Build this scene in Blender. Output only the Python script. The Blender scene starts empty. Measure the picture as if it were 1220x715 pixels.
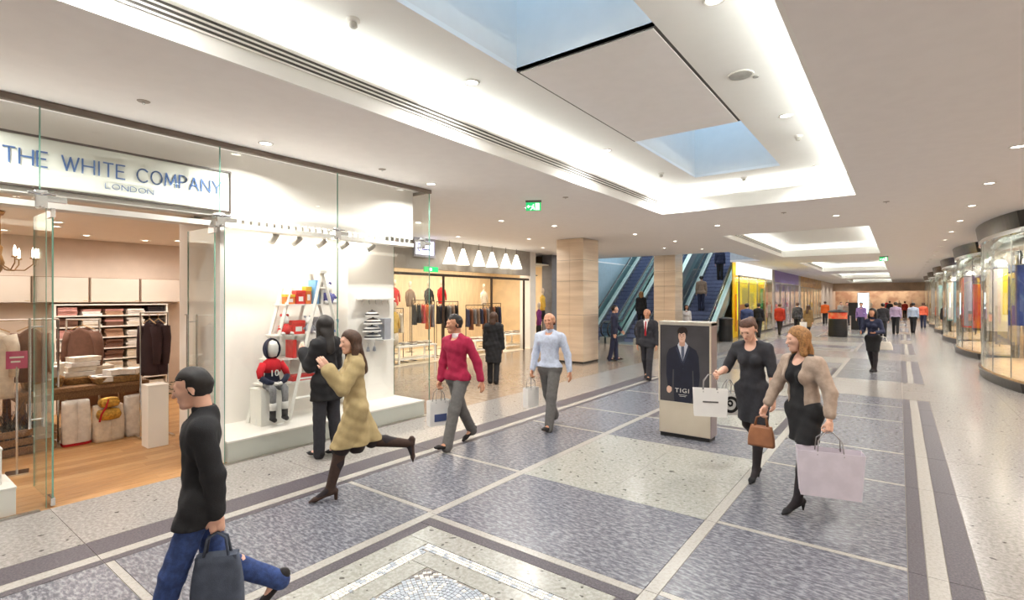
import bpy, bmesh, math, random
import numpy as np
from mathutils import Vector, Matrix
random.seed(7); np.random.seed(7)
PI = math.pi
scn = bpy.context.scene
COL = scn.collection
def s2l(c):
    return tuple(((v/255)/12.92 if v/255 <= .04045 else ((v/255+.055)/1.055)**2.4) for v in c)
# ---------------------------------------------------------------- camera
cam_data = bpy.data.cameras.new('camera')
cam_data.sensor_width = 36; cam_data.lens = 609/1220*36
cam_data.shift_y = -1.5/1220; cam_data.clip_start = .05; cam_data.clip_end = 300
cam = bpy.data.objects.new('camera', cam_data); COL.objects.link(cam)
YAW = math.atan(461.5/609)
cam.location = (0, 0, 2.0); cam.rotation_euler = (PI/2, 0, YAW)
scn.camera = cam
# ---------------------------------------------------------------- world, exposure
w = bpy.data.worlds.new('sky'); scn.world = w; w.use_nodes = True
bg = w.node_tree.nodes['Background']; bg.inputs[0].default_value = (*s2l((150, 190, 232)), 1); bg.inputs[1].default_value = 2.6
scn.view_settings.view_transform = 'Standard'; scn.view_settings.look = 'None'
scn.view_settings.gamma = 1; scn.view_settings.use_curve_mapping = False
scn.view_settings.exposure = 0.72
scn.cycles.use_denoising = True; scn.cycles.max_bounces = 8; scn.cycles.diffuse_bounces = 4
scn.cycles.glossy_bounces = 3; scn.cycles.transparent_max_bounces = 24; scn.cycles.transmission_bounces = 4
scn.cycles.sample_clamp_indirect = 6; scn.cycles.caustics_reflective = False; scn.cycles.caustics_refractive = False
# light levels, all lamps of the place
DOWN_W = 18.0      # one recessed downlight
COVE_W = 5.5      # per metre of cove strip
SHOP_W = 1.0       # multiplier of shop ceiling lamps
WARM = (1.0, .965, .92); NEUT = (.98, 1.0, .93)
# ---------------------------------------------------------------- helpers
MATS = {}
def M(name, rgb=None, rough=.5, metal=0., var=.06, vscale=6., bump=0., bscale=60., emit=0., alpha=1., spec=.5, coat=0., rgb2=None, world=False, aniso=None, trans=0.):
    if name in MATS: return MATS[name]
    m = bpy.data.materials.new(name); m.use_nodes = True; MATS[name] = m
    nt = m.node_tree; b = nt.nodes['Principled BSDF']
    c = s2l(rgb); b.inputs['Base Color'].default_value = (*c, 1)
    b.inputs['Roughness'].default_value = rough; b.inputs['Metallic'].default_value = metal
    b.inputs['Specular IOR Level'].default_value = spec; b.inputs['Coat Weight'].default_value = coat
    if trans: b.inputs['Transmission Weight'].default_value = trans
    tc = nt.nodes.new('ShaderNodeNewGeometry' if world else 'ShaderNodeTexCoord')
    vec = tc.outputs['Position'] if world else tc.outputs['Object']
    if aniso:
        mp = nt.nodes.new('ShaderNodeMapping'); mp.inputs['Scale'].default_value = aniso
        nt.links.new(vec, mp.inputs[0]); vec = mp.outputs[0]
    if var or rgb2:
        n = nt.nodes.new('ShaderNodeTexNoise'); n.inputs['Scale'].default_value = vscale; n.inputs['Detail'].default_value = 4
        nt.links.new(vec, n.inputs['Vector'])
        r = nt.nodes.new('ShaderNodeValToRGB'); nt.links.new(n.outputs['Fac'], r.inputs[0])
        c2 = s2l(rgb2) if rgb2 else tuple(v*(1-2*var) for v in c)
        r.color_ramp.elements[0].position = .38; r.color_ramp.elements[1].position = .62
        r.color_ramp.elements[0].color = (*c2, 1); r.color_ramp.elements[1].color = (*c, 1)
        nt.links.new(r.outputs[0], b.inputs['Base Color'])
        if emit: nt.links.new(r.outputs[0], b.inputs['Emission Color'])
    if emit:
        b.inputs['Emission Strength'].default_value = emit
        if not (var or rgb2): b.inputs['Emission Color'].default_value = (*c, 1)
    if bump:
        n2 = nt.nodes.new('ShaderNodeTexNoise'); n2.inputs['Scale'].default_value = bscale
        nt.links.new(vec, n2.inputs['Vector'])
        bp = nt.nodes.new('ShaderNodeBump'); bp.inputs['Strength'].default_value = bump; bp.inputs['Distance'].default_value = .01
        nt.links.new(n2.outputs['Fac'], bp.inputs['Height']); nt.links.new(bp.outputs[0], b.inputs['Normal'])
    return m
def glass(name, tint, refl=.10):
    if name in MATS: return MATS[name]
    m = bpy.data.materials.new(name); m.use_nodes = True; MATS[name] = m
    nt = m.node_tree; nt.nodes.clear()
    o = nt.nodes.new('ShaderNodeOutputMaterial'); mx = nt.nodes.new('ShaderNodeMixShader')
    t = nt.nodes.new('ShaderNodeBsdfTransparent'); g = nt.nodes.new('ShaderNodeBsdfGlossy'); lw0 = nt.nodes.new('ShaderNodeLayerWeight')
    lw0.inputs[0].default_value = .5
    pw = nt.nodes.new('ShaderNodeMath'); pw.operation = 'POWER'; pw.inputs[1].default_value = 4.0
    lw = nt.nodes.new('ShaderNodeMath'); lw.operation = 'MULTIPLY_ADD'; lw.inputs[1].default_value = .8; lw.inputs[2].default_value = refl*.3
    nt.links.new(lw0.outputs['Facing'], pw.inputs[0]); nt.links.new(pw.outputs[0], lw.inputs[0])
    t.inputs[0].default_value = (*tint, 1); g.inputs['Roughness'].default_value = .02; g.inputs[0].default_value = (.9, .97, .95, 1)
    nt.links.new(lw.outputs[0], mx.inputs[0]); nt.links.new(t.outputs[0], mx.inputs[1]); nt.links.new(g.outputs[0], mx.inputs[2])
    nt.links.new(mx.outputs[0], o.inputs[0])
    return m
def tag(o, label=None, cat=None, group=None, kind=None):
    if label: o['label'] = label
    if cat: o['category'] = cat
    if group: o['group'] = group
    if kind: o['kind'] = kind
    return o
def thing(name, label, cat, loc=(0, 0, 0), rz=0, group=None, kind=None):
    o = bpy.data.objects.new(name, None); COL.objects.link(o); o.empty_display_size = .1
    o.location = loc; o.rotation_euler = (0, 0, rz)
    return tag(o, label, cat, group, kind)
def link(name, me, parent=None, loc=(0, 0, 0), rz=0, scale=None):
    o = bpy.data.objects.new(name, me); COL.objects.link(o); o.parent = parent
    o.location = loc; o.rotation_euler = (0, 0, rz)
    if scale: o.scale = scale
    return o
def dup(root, loc=None, rz=None, label=None, group=None, parent=None):
    r = root.copy(); COL.objects.link(r); r.parent = parent
    if loc is not None: r.location = loc
    if rz is not None: r.rotation_euler = (0, 0, rz)
    if label: r['label'] = label
    if group: r['group'] = group
    for ch in list(root.children):
        dup(ch, parent=r)
    return r
class B:
    def __init__(s): s.v = []; s.f = []; s.mi = []; s.cur = 0
    def add(s, vs, fs):
        o = len(s.v); s.v += [tuple(p) for p in vs]; s.f += [tuple(i+o for i in f) for f in fs]; s.mi += [s.cur]*len(fs); return s
    def box(s, x0, x1, y0, y1, z0, z1):
        return s.add([(x0,y0,z0),(x1,y0,z0),(x1,y1,z0),(x0,y1,z0),(x0,y0,z1),(x1,y0,z1),(x1,y1,z1),(x0,y1,z1)],
                     [(0,3,2,1),(4,5,6,7),(0,1,5,4),(1,2,6,5),(2,3,7,6),(3,0,4,7)])
    def cbox(s, c, d): return s.box(c[0]-d[0]/2, c[0]+d[0]/2, c[1]-d[1]/2, c[1]+d[1]/2, c[2]-d[2]/2, c[2]+d[2]/2)
    def hexa(s, bot, top): # two quads (same winding, ccw from above)
        return s.add(list(bot)+list(top), [(3,2,1,0),(4,5,6,7),(0,1,5,4),(1,2,6,5),(2,3,7,6),(3,0,4,7)])
    def tube(s, path, r, n=10, cap=True):
        path = [Vector(p) for p in path]; rings = []; k = len(path)
        rs = r if isinstance(r, (list, tuple)) else [r]*k
        up = None; vs = []
        for i, p in enumerate(path):
            d = (path[min(i+1, k-1)]-path[max(i-1, 0)]).normalized()
            if up is None:
                up = Vector((0, 0, 1)) if abs(d.z) < .9 else Vector((1, 0, 0))
            a = d.cross(up)
            if a.length < 1e-5: a = d.cross(Vector((0, 1, 0)))
            a.normalize(); b = a.cross(d).normalized(); up = b
            for j in range(n):
                t = 2*PI*j/n; vs.append(p+(a*math.cos(t)+b*math.sin(t))*rs[i])
        fs = []
        for i in range(k-1):
            for j in range(n):
                fs.append((i*n+j, i*n+(j+1) % n, (i+1)*n+(j+1) % n, (i+1)*n+j))
        if cap: fs.append(tuple(range(n-1, -1, -1))); fs.append(tuple((k-1)*n+j for j in range(n)))
        return s.add(vs, fs)
    def lathe(s, prof, c=(0, 0, 0), n=20, sx=1, sy=1, cap=True):
        vs = []; k = len(prof)
        for r, z in prof:
            for j in range(n):
                t = 2*PI*j/n; vs.append((c[0]+r*sx*math.cos(t), c[1]+r*sy*math.sin(t), c[2]+z))
        fs = [(i*n+j, i*n+(j+1) % n, (i+1)*n+(j+1) % n, (i+1)*n+j) for i in range(k-1) for j in range(n)]
        if cap: fs.append(tuple(range(n-1, -1, -1))); fs.append(tuple((k-1)*n+j for j in range(n)))
        return s.add(vs, fs)
    def prism(s, poly, h, axis=2, base=0.):   # polygon in the two other axes, extruded along axis
        n = len(poly); vs = []
        for z in (base, base+h):
            for a, b in poly:
                vs.append((a, b, z) if axis == 2 else ((a, z, b) if axis == 1 else (z, a, b)))
        fs = [tuple(range(n-1, -1, -1)), tuple(range(n, 2*n))]+[(i, (i+1) % n, n+(i+1) % n, n+i) for i in range(n)]
        return s.add(vs, fs)
    def grid(s, fn, nu, nv, flip=False):
        vs = [fn(i/nu, j/nv) for i in range(nu+1) for j in range(nv+1)]
        fs = []
        for i in range(nu):
            for j in range(nv):
                q = (i*(nv+1)+j, (i+1)*(nv+1)+j, (i+1)*(nv+1)+j+1, i*(nv+1)+j+1)
                fs.append(q[::-1] if flip else q)
        return s.add(vs, fs)
    def mesh(s, name, mats, smooth=False):
        me = bpy.data.meshes.new(name); me.from_pydata(s.v, [], s.f)
        for m in (mats if isinstance(mats, (list, tuple)) else [mats]): me.materials.append(m)
        if len(me.materials) > 1: me.polygons.foreach_set('material_index', s.mi)
        bm = bmesh.new(); bm.from_mesh(me); bmesh.ops.recalc_face_normals(bm, faces=bm.faces); bm.to_mesh(me); bm.free()
        if smooth: me.polygons.foreach_set('use_smooth', [True]*len(me.polygons))
        me.update(); return me
    def build(s, name, mats, parent=None, loc=(0, 0, 0), rz=0, label=None, cat=None, group=None, kind=None, smooth=False, bev=0, solid=0):
        o = link(name, s.mesh(name, mats, smooth), parent, loc, rz)
        if solid:
            md = o.modifiers.new('solid', 'SOLIDIFY'); md.thickness = solid; md.offset = 0
        if bev:
            md = o.modifiers.new('bevel', 'BEVEL'); md.width = bev; md.segments = 2; md.limit_method = 'ANGLE'
        return tag(o, label, cat, group, kind)
def area(name, loc, size, power, col=WARM, rot=(0, 0, 0), spread=PI, shape='RECTANGLE', parent=None):
    l = bpy.data.lights.new(name, 'AREA'); l.shape = shape; l.energy = power; l.color = col; l.spread = spread
    l.size = size[0]
    if shape in ('RECTANGLE', 'ELLIPSE'): l.size_y = size[1]
    o = bpy.data.objects.new(name, l); COL.objects.link(o); o.location = loc; o.rotation_euler = rot; o.parent = parent
    return o
def text_mesh(txt, size, depth=.004, space=1.0, align='LEFT'):
    c = bpy.data.curves.new('t', 'FONT'); c.body = txt; c.size = size; c.extrude = depth; c.space_character = space; c.align_x = align
    o = bpy.data.objects.new('t', c); COL.objects.link(o)
    dg = bpy.context.evaluated_depsgraph_get(); dg.update()
    me = bpy.data.meshes.new_from_object(o.evaluated_get(dg)); bpy.data.objects.remove(o); return me
# ---------------------------------------------------------------- shared materials
def terrazzo(name, base, dark, spot_amt, scale, rough, light=None, stretch=(1, 1, 1), contrast=(.42, .6), coat=0.):
    m = bpy.data.materials.new(name); m.use_nodes = True; MATS[name] = m
    nt = m.node_tree; b = nt.nodes['Principled BSDF']; b.inputs['Roughness'].default_value = rough; b.inputs['Specular IOR Level'].default_value = .4
    b.inputs['Coat Weight'].default_value = coat; b.inputs['Coat Roughness'].default_value = .06
    g = nt.nodes.new('ShaderNodeNewGeometry'); mp = nt.nodes.new('ShaderNodeMapping'); mp.inputs['Scale'].default_value = stretch
    nt.links.new(g.outputs['Position'], mp.inputs[0])
    n = nt.nodes.new('ShaderNodeTexNoise'); n.inputs['Scale'].default_value = scale; n.inputs['Detail'].default_value = 5; n.inputs['Roughness'].default_value = .65
    nt.links.new(mp.outputs[0], n.inputs['Vector'])
    r = nt.nodes.new('ShaderNodeValToRGB'); r.color_ramp.elements[0].position = contrast[0]; r.color_ramp.elements[1].position = contrast[1]
    r.color_ramp.elements[0].color = (*s2l(dark), 1); r.color_ramp.elements[1].color = (*s2l(light or base), 1)
    e = r.color_ramp.elements.new(sum(contrast)/2); e.color = (*s2l(base), 1)
    nt.links.new(n.outputs['Fac'], r.inputs[0]); out = r.outputs[0]
    if spot_amt:
        v = nt.nodes.new('ShaderNodeTexNoise'); v.inputs['Scale'].default_value = 15; v.inputs['Detail'].default_value = 1
        nt.links.new(g.outputs['Position'], v.inputs['Vector'])
        r2 = nt.nodes.new('ShaderNodeValToRGB'); r2.color_ramp.elements[0].position = spot_amt; r2.color_ramp.elements[1].position = spot_amt+.03
        r2.color_ramp.elements[0].color = (*s2l((96, 92, 88)), 1); r2.color_ramp.elements[1].color = (1, 1, 1, 1)
        nt.links.new(v.outputs['Fac'], r2.inputs[0])
        mx = nt.nodes.new('ShaderNodeMix'); mx.data_type = 'RGBA'; mx.blend_type = 'MULTIPLY'; mx.inputs[0].default_value = .8
        nt.links.new(out, mx.inputs[6]); nt.links.new(r2.outputs[0], mx.inputs[7]); out = mx.outputs[2]
    nt.links.new(out, b.inputs['Base Color'])
    return m
T_BEIGE = terrazzo('terrazzo_beige', (146, 142, 138), (133, 129, 124), .26, 34, .2, (157, 153, 149))
T_CREAM = terrazzo('terrazzo_cream', (156, 156, 149), (145, 144, 137), .29, 28, .22, (166, 166, 160))
T_GREY = terrazzo('granite_grey', (104, 105, 113), (82, 83, 91), 0, 40, .26, (134, 135, 142), (.4, 1, 1), (.40, .60))
T_DARK = terrazzo('granite_dark', (76, 71, 77), (63, 58, 65), 0, 60, .42, (92, 87, 93))
T_LIGHT = terrazzo('marble_strip', (164, 161, 155), (154, 150, 144), 0, 40, .25)
T_LOBBY = terrazzo('marble_lobby', (140, 126, 113), (131, 117, 103), 0, 9, .16, (148, 136, 123))
GROUT = M('grout', (150, 143, 134), .7)
CEIL = M('ceiling_paint', (250, 247, 246), .85, var=.01)
WHITE = M('white_paint', (240, 238, 232), .6, var=.01)
COVEP = M('cove_paint', (250, 250, 247), .8, var=.005)
METAL = M('brushed_steel', (190, 186, 180), .3, 1., var=.1, vscale=40, aniso=(1, 1, 20))
CHROME = M('chrome', (215, 218, 220), .15, 1., var=.0)
BLACK = M('black_matte', (26, 26, 28), .5)
DARKM = M('dark_metal', (62, 60, 60), .35, .6)
TRIMB = M('bronze_trim', (128, 116, 106), .45, .3)
GLASS = glass('clear_glass', (.982, .99, .985))
GEDGE = M('glass_edge', (120, 168, 150), .1, var=.02)
LAMP = M('lamp_lens', (255, 246, 230), .5, var=0, emit=14)
# ================================================================ SETTING: floor
floor = B().box(-17, 7, -9, 80, -.2, -.006).build('floor', GROUT, label='polished stone mall floor of grey granite bays, pale strips and cream panels', cat='floor', kind='structure')
TILE = {}
far_tiles = {}
def ftile(x0, x1, y0, y1, mat, name='floor_tile', top=0., g=.003):
    if y0 > 20.65:
        b = far_tiles.setdefault(mat.name, B()); b.box(x0+g, x1-g, y0+g, y1-g, -.03, top); return
    dx, dy = round(x1-x0-2*g, 3), round(y1-y0-2*g, 3)
    k = (dx, dy, mat.name, top)
    if k not in TILE: TILE[k] = B().box(-dx/2, dx/2, -dy/2, dy/2, -.03, top).mesh(name, mat)
    link(name, TILE[k], floor, ((x0+x1)/2, (y0+y1)/2, 0))
XL = [-6.45, -5.30, -4.99, -4.87, -4.79]
XR = [.05, .16, .28, .46, 1.62]
STR = [('stone_band', T_DARK), ('pale_strip', T_LIGHT), ('stone_band', T_DARK)]
def section(y0, y1, first):
    ys = []
    k = first
    rows = []
    while True:
        a = 1.22+3.52*k
        for ra, rb, kind in ((a, a+2.13, 'panel'), (a+2.13, a+3.52, 'gap')):
            ra, rb = max(ra, y0), min(rb, y1)
            if rb-ra > .05: rows.append((ra, rb, kind, k))
        k += 1
        if 1.22+3.52*k >= y1: break
    for ra, rb, kind, k in rows:
        ftile(XL[0], XL[1], ra, rb, T_BEIGE, 'terrazzo_tile')
        for i in range(3):
            ftile(XL[i+1], XL[i+2], ra, rb, STR[i][1], STR[i][0]); ftile(XR[i], XR[i+1], ra, rb, STR[i][1], STR[i][0])
        ftile(XR[3], XR[4], ra, rb, T_BEIGE, 'terrazzo_tile')
        # thin pale cross strips at both row lines, grey granite between
        ftile(XL[4], -3.52, ra, ra+.06, T_LIGHT, 'pale_strip'); ftile(XL[4], -3.52, ra+.06, rb, T_GREY, 'granite_tile')
        ftile(-1.30, XR[0], ra, ra+.06, T_LIGHT, 'pale_strip'); ftile(-1.30, XR[0], ra+.06, rb, T_GREY, 'granite_tile')
        ftile(-3.52, -3.42, ra, rb, T_LIGHT, 'pale_strip'); ftile(-1.40, -1.30, ra, rb, T_LIGHT, 'pale_strip')
        if kind == 'gap':
            ftile(-3.42, -1.40, ra, rb, T_GREY, 'granite_tile')
        elif k % 2:
            xm, ym = -2.41, (ra+rb)/2
            for x0, x1 in ((-3.42, xm), (xm, -1.40)):
                for a, b in ((ra, ym), (ym, rb)): ftile(x0, x1, a, b, T_CREAM, 'cream_tile', g=.0015)
        else:
            ra2, rb2 = ra+.08, rb-.0
            ftile(-3.42, -1.40, ra, ra2, T_LIGHT, 'pale_strip'); ftile(-3.42, -1.40, rb2-.08, rb2, T_LIGHT, 'pale_strip'); rb2 -= .08
            f = .115
            ftile(-3.42, -1.40, ra2, ra2+f, T_DARK, 'stone_band'); ftile(-3.42, -1.40, rb2-f, rb2, T_DARK, 'stone_band')
            ftile(-3.42, -3.42+f, ra2+f, rb2-f, T_DARK, 'stone_band'); ftile(-1.40-f, -1.40, ra2+f, rb2-f, T_DARK, 'stone_band')
            ix0, ix1, iy0, iy1 = -3.42+f, -1.40-f, ra2+f, rb2-f
            if k != 0: ftile(ix0, ix1, iy0, iy1, T_CREAM, 'cream_tile'); continue
            # the mosaic panel: cream frames, a band of small white tesserae, a fan of blue-grey tesserae
            a, c, e = .23, .33, .50
            for i0, i1 in ((0, a), (c, e)):
                ftile(ix0+i0, ix1-i0, iy1-i1, iy1-i0, T_CREAM, 'cream_tile'); ftile(ix0+i0, ix1-i0, iy0+i0, iy0+i1, T_CREAM, 'cream_tile')
                ftile(ix0+i0, ix0+i1, iy0+i1, iy1-i1, T_CREAM, 'cream_tile'); ftile(ix1-i1, ix1-i0, iy0+i1, iy1-i1, T_CREAM, 'cream_tile')
            TW = M('tessera_white', (226, 224, 216), .3, var=.05, vscale=30, world=True); TB = M('tessera_blue', (172, 180, 190), .3, var=.1, vscale=25, world=True); TD = M('tessera_dark', (112, 108, 106), .3)
            mb = B()
            def tess(cx, cy, w_, h_, ang, mi):
                mb.cur = mi; ca, sa = math.cos(ang), math.sin(ang); q = []
                for u, v in ((-w_/2, -h_/2), (w_/2, -h_/2), (w_/2, h_/2), (-w_/2, h_/2)):
                    q.append((cx+u*ca-v*sa, cy+u*sa+v*ca))
                mb.hexa([(x, y, -.02) for x, y in q], [(x, y, random.uniform(-.0005, .0006)) for x, y in q])
            # border band: two rows of uneven little slabs
            def band(p0, p1, inward):
                p0, p1 = Vector(p0), Vector(p1); L = (p1-p0).length; d = (p1-p0)/L; nrm = Vector(inward); t = 0
                ang = math.atan2(d.y, d.x)
                for r_ in range(3):
                    t = random.uniform(0, .02)
                    while t < L-.02:
                        l_ = random.uniform(.025, .05); q = p0+d*(t+l_/2)+nrm*(.018+.031*r_)
                        tess(q.x, q.y, l_-.005, .026, ang+random.uniform(-.12, .12), 0 if random.random() < .8 else 1); t += l_
            band((ix0+a, iy1-a), (ix1-a, iy1-a), (0, -1)); band((ix0+a, iy0+a), (ix1-a, iy0+a), (0, 1))
            band((ix0+a, iy0+a+.1), (ix0+a, iy1-a-.1), (1, 0)); band((ix1-a, iy0+a+.1), (ix1-a, iy1-a-.1), (-1, 0))
            # fan field: overlapping arcs of tesserae, a darker spiral in each corner
            fx0, fx1, fy0, fy1 = ix0+e, ix1-e, iy0+e, iy1-e
            cx, cy = (fx0+fx1)/2, (fy0+fy1)/2
            r_ = .03
            while r_ < .62:
                nseg = max(6, int(2*PI*r_/.033))
                for j in range(nseg):
                    t = 2*PI*(j+.5*(int(r_*31) % 2))/nseg; x, y = cx+r_*math.cos(t), cy+r_*math.sin(t)
                    if fx0+.012 < x < fx1-.012 and fy0+.012 < y < fy1-.012:
                        cd = min(math.hypot(x-px, y-py) for px in (fx0, fx1) for py in (fy0, fy1))
                        mi = (2 if int(cd*34) % 2 else 0) if cd < .17 else (1 if random.random() < .75 else 0)
                        tess(x, y, .027, .026, t+PI/2, mi)
                r_ += .031
            mb.build('mosaic', [TW, TB, TD], floor, kind='stuff')
section(-1.6, 12.8, -1)
def crossband(y0, y1):
    xs = [-6.45, -4.79, -3.1, -1.7, .05, 1.62]
    for i in range(5):
        for a, b in ((y0, (y0+y1)/2), ((y0+y1)/2, y1)): ftile(xs[i], xs[i+1], a, b, T_BEIGE, 'terrazzo_tile')
y = 12.8; k = 4
while y < 74:
    crossband(y, y+2.5); section(y+2.5, y+7.8, int((y+2.5-1.22)//3.52)); y += 7.8
for j in range(-1, 40):   # right-hand edge of the mall, in front of and between the bays
    ftile(1.62, 3.6, 1.22+1.76*j, 1.22+1.76*(j+1), T_BEIGE, 'terrazzo_tile')
for i in range(4):
    for j in range(19):
        x0 = -12.1+i*1.4125; y0 = 6.2+j*1.5
        if x0 < -11.0 and y0 > 22: pass
        ftile(x0, x0+1.4125, y0, y0+1.5, T_LOBBY, 'marble_tile')
for nm, b in far_tiles.items():
    b.build('floor_tiles_far', MATS[nm], floor, kind='stuff')
# shop floor of oak planks
OAK = [M('oak_plank_%s' % c, r, .35, var=.12, vscale=5, aniso=(9, 1, 1), world=True) for c, r in (('honey', (188, 140, 88)), ('pale', (196, 151, 100)), ('amber', (178, 130, 79)))]
PK = {}
for i in range(38):
    x0 = -12.1+i*.1488
    yy = -4.0+random.uniform(-1.2, 0)
    while yy < 6.1:
        L = 2.4; a, b = max(yy, -4.0), min(yy+L, 6.1)
        if b-a > .02:
            mi = random.randrange(3); kk = (round(b-a, 2), mi)
            if kk not in PK: PK[kk] = B().box(-.0726, .0726, -kk[0]/2+.001, kk[0]/2-.001, -.03, .001).mesh('plank', OAK[mi])
            link('plank', PK[kk], floor, (x0+.0744, (a+b)/2, 0))
        yy += L
# ================================================================ ceiling with coffers
ceil = thing('ceiling', 'beige painted mall ceiling with long lit coffers', 'ceiling', kind='structure')
COFFERS = [(.2, 11.05), (15.96, 25.7), (30.4, 41.0), (45.2, 55.5), (60., 70.)]
HX0, HX1 = -4.2, -.62
VOID = (-12.6, -5.45, 21.5, 34.0)
holes = [(HX0, HX1, a, b) for a, b in COFFERS]+[(VOID[0], VOID[1], VOID[2], 27.5), (VOID[0], -6.88, 27.5, VOID[3])]
xs = sorted({-17, 7, HX0, HX1, VOID[0], VOID[1], -6.88}); ys = sorted({-9, 80, *[v for h in holes for v in h[2:]]})
cb = B()
for i in range(len(xs)-1):
    for j in range(len(ys)-1):
        mx, my = (xs[i]+xs[i+1])/2, (ys[j]+ys[j+1])/2
        if any(h[0] < mx < h[1] and h[2] < my < h[3] for h in holes): continue
        cb.box(xs[i], xs[i+1], ys[j], ys[j+1], 3.87, 3.97)
cb.build('ceiling_board', CEIL, ceil)
ZU = 4.35
SLOT = M('slot_dark', (84, 82, 78), .7)
def coffer(idx, y0, y1, sky):
    g = .42
    u = B()
    for x0, x1, a, b in ((HX0-.03, HX0+.004, y0-.03, y1+.03), (HX1-.004, HX1+.03, y0-.03, y1+.03), (HX0, HX1, y0-.03, y0+.004), (HX0, HX1, y1-.004, y1+.03)):
        u.box(x0, x1, a, b, 3.868, 4.16)
    u.build('coffer_upstand', COVEP, ceil)
    w_ = B()
    X0, X1, Y0, Y1 = HX0-g, HX1+g, y0-g, y1+g
    w_.box(X0-.05, X0, Y0, Y1, 3.97, ZU+.05); w_.box(X1, X1+.05, Y0, Y1, 3.97, ZU+.05); w_.box(X0, X1, Y0-.05, Y0, 3.97, ZU+.05); w_.box(X0, X1, Y1, Y1+.05, 3.97, ZU+.05)
    w_.build('cove_wall', COVEP, ceil)
    up = B(); hs = [(-3.16, -1.67, a, b) for a, b in sky]
    xx = sorted({X0, X1, *[v for h in hs for v in h[:2]]}); yy = sorted({Y0, Y1, *[v for h in hs for v in h[2:]]})
    for i in range(len(xx)-1):
        for j in range(len(yy)-1):
            mx, my = (xx[i]+xx[i+1])/2, (yy[j]+yy[j+1])/2
            if any(h[0] < mx < h[1] and h[2] < my < h[3] for h in hs): continue
            up.box(xx[i], xx[i+1], yy[j], yy[j+1], ZU, ZU+.05)
    up.build('coffer_board', COVEP, ceil)
    # slot diffuser along the left upstand: three dark slots between white blades
    ln = y1-y0
    gb = B()
    for z in (4.005, 4.045, 4.085, 4.125): gb.box(HX0, HX0+.016, y0+.05, y1-.3, z, z+.016)
    gb.build('diffuser_blades', WHITE, ceil)
    gs = B()
    for z in (4.021, 4.061, 4.101): gs.box(HX0, HX0+.009, y0+.05, y1-.3, z, z+.024)
    gs.build('diffuser_slots', SLOT, ceil)
def cove(y0, y1, s=1.):
    ln = y1-y0
    for x, sx in ((HX0-.2, 1), (HX1+.2, -1)):
        o = area('cove_lamp', (x, (y0+y1)/2, 4.12), (.08, ln), COVE_W*ln*s, NEUT)
        o.rotation_euler = (0, PI+sx*.95, 0)
    for yy, sy in ((y0-.2, 1), (y1+.2, -1)):
        o = area('cove_lamp', ((HX0+HX1)/2, yy, 4.12), (HX1-HX0, .08), COVE_W*(HX1-HX0)*s, NEUT)
        o.rotation_euler = (PI-sy*.95, 0, 0)
SKY = [(1.4, 4.25), (7.2, 10.05)]
for i, (a, b) in enumerate(COFFERS):
    coffer(i, a, b, SKY if i == 0 else []); cove(a, b)
# skylight wells over the first coffer
for n_, (a, b) in enumerate(SKY):
    x0, x1, z0, z1 = -3.16, -1.67, ZU, 6.4
    sk = thing('window_%d' % (n_+1), ('pale blue daylit skylight well at the near end of the large coffer', 'small far pale blue skylight well in the large coffer')[n_], 'skylight', ((x0+x1)/2, (a+b)/2, z0), kind='structure')
    hx, hy = (x1-x0)/2, (b-a)/2
    for q in ((-hx-.06, -hx, -hy-.06, hy+.06), (hx, hx+.06, -hy-.06, hy+.06), (-hx, hx, -hy-.06, -hy), (-hx, hx, hy, hy+.06)):
        B().box(*q, .05, z1-z0).build('well_wall', WHITE, sk)
    for q in ((-hx, hx, -.03, .03), (-.03, .03, -hy, -.03), (-.03, .03, .03, hy)): B().box(*q, z1-z0-.1, z1-z0-.02).build('glazing_bar', WHITE, sk)
    for q in ((-hx, -.03, -hy, -.03), (.03, hx, -hy, -.03), (-hx, -.03, .03, hy), (.03, hx, .03, hy)):
        B().box(*q, z1-z0-.06, z1-z0-.05).build('pane', GLASS, sk)
for a, b in ((4.25, 7.2),):
    B().box(-3.13, -1.70, a+.02, b-.02, ZU-.012, ZU+.0).build('ceiling_panel', CEIL, ceil)
    B().box(-3.16, -1.67, a, b, ZU-.001, ZU+.04).build('panel_gap', SLOT, ceil)
# roof over the escalator void, and its blue glazed upper storey
UPW = M('upper_wall', (206, 214, 222), .6)
vx0, vx1, vy0, vy1 = VOID
uw = thing('wall_upper', 'pale blue walls of the upper storey round the escalator void', 'wall', kind='structure')
UPB = M('upper_wall_blue', (176, 204, 218), .5, var=.03)
B().box(vx0-.1, vx0, vy0, vy1, 3.97, 8).build('void_wall', UPB, uw)
B().box(vx1, vx1+.1, vy0, 27.5, 3.97, 8).build('void_wall', UPW, uw)
B().box(-6.88, vx1+.1, 27.5, 27.6, 3.97, 8).build('void_wall', UPW, uw)
B().box(-6.88, -6.78, 27.6, vy1, 3.97, 8).build('void_wall', UPW, uw)
B().box(vx0, vx1, vy1, vy1+.1, 3.97, 8).build('void_wall', UPB, uw)
B().box(vx0, vx1, vy0-.1, vy0, 3.97, 8).build('void_wall', UPW, uw)
B().box(vx0-.1, vx1+.1, vy0-.1, vy1+.1, 8, 8.1).build('void_ceiling', UPW, uw)
area('upper_storey_lamp', ((vx0+vx1)/2, (vy0+vy1)/2, 7.9), (5, 10), 330, (.93, .97, 1.0))
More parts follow.
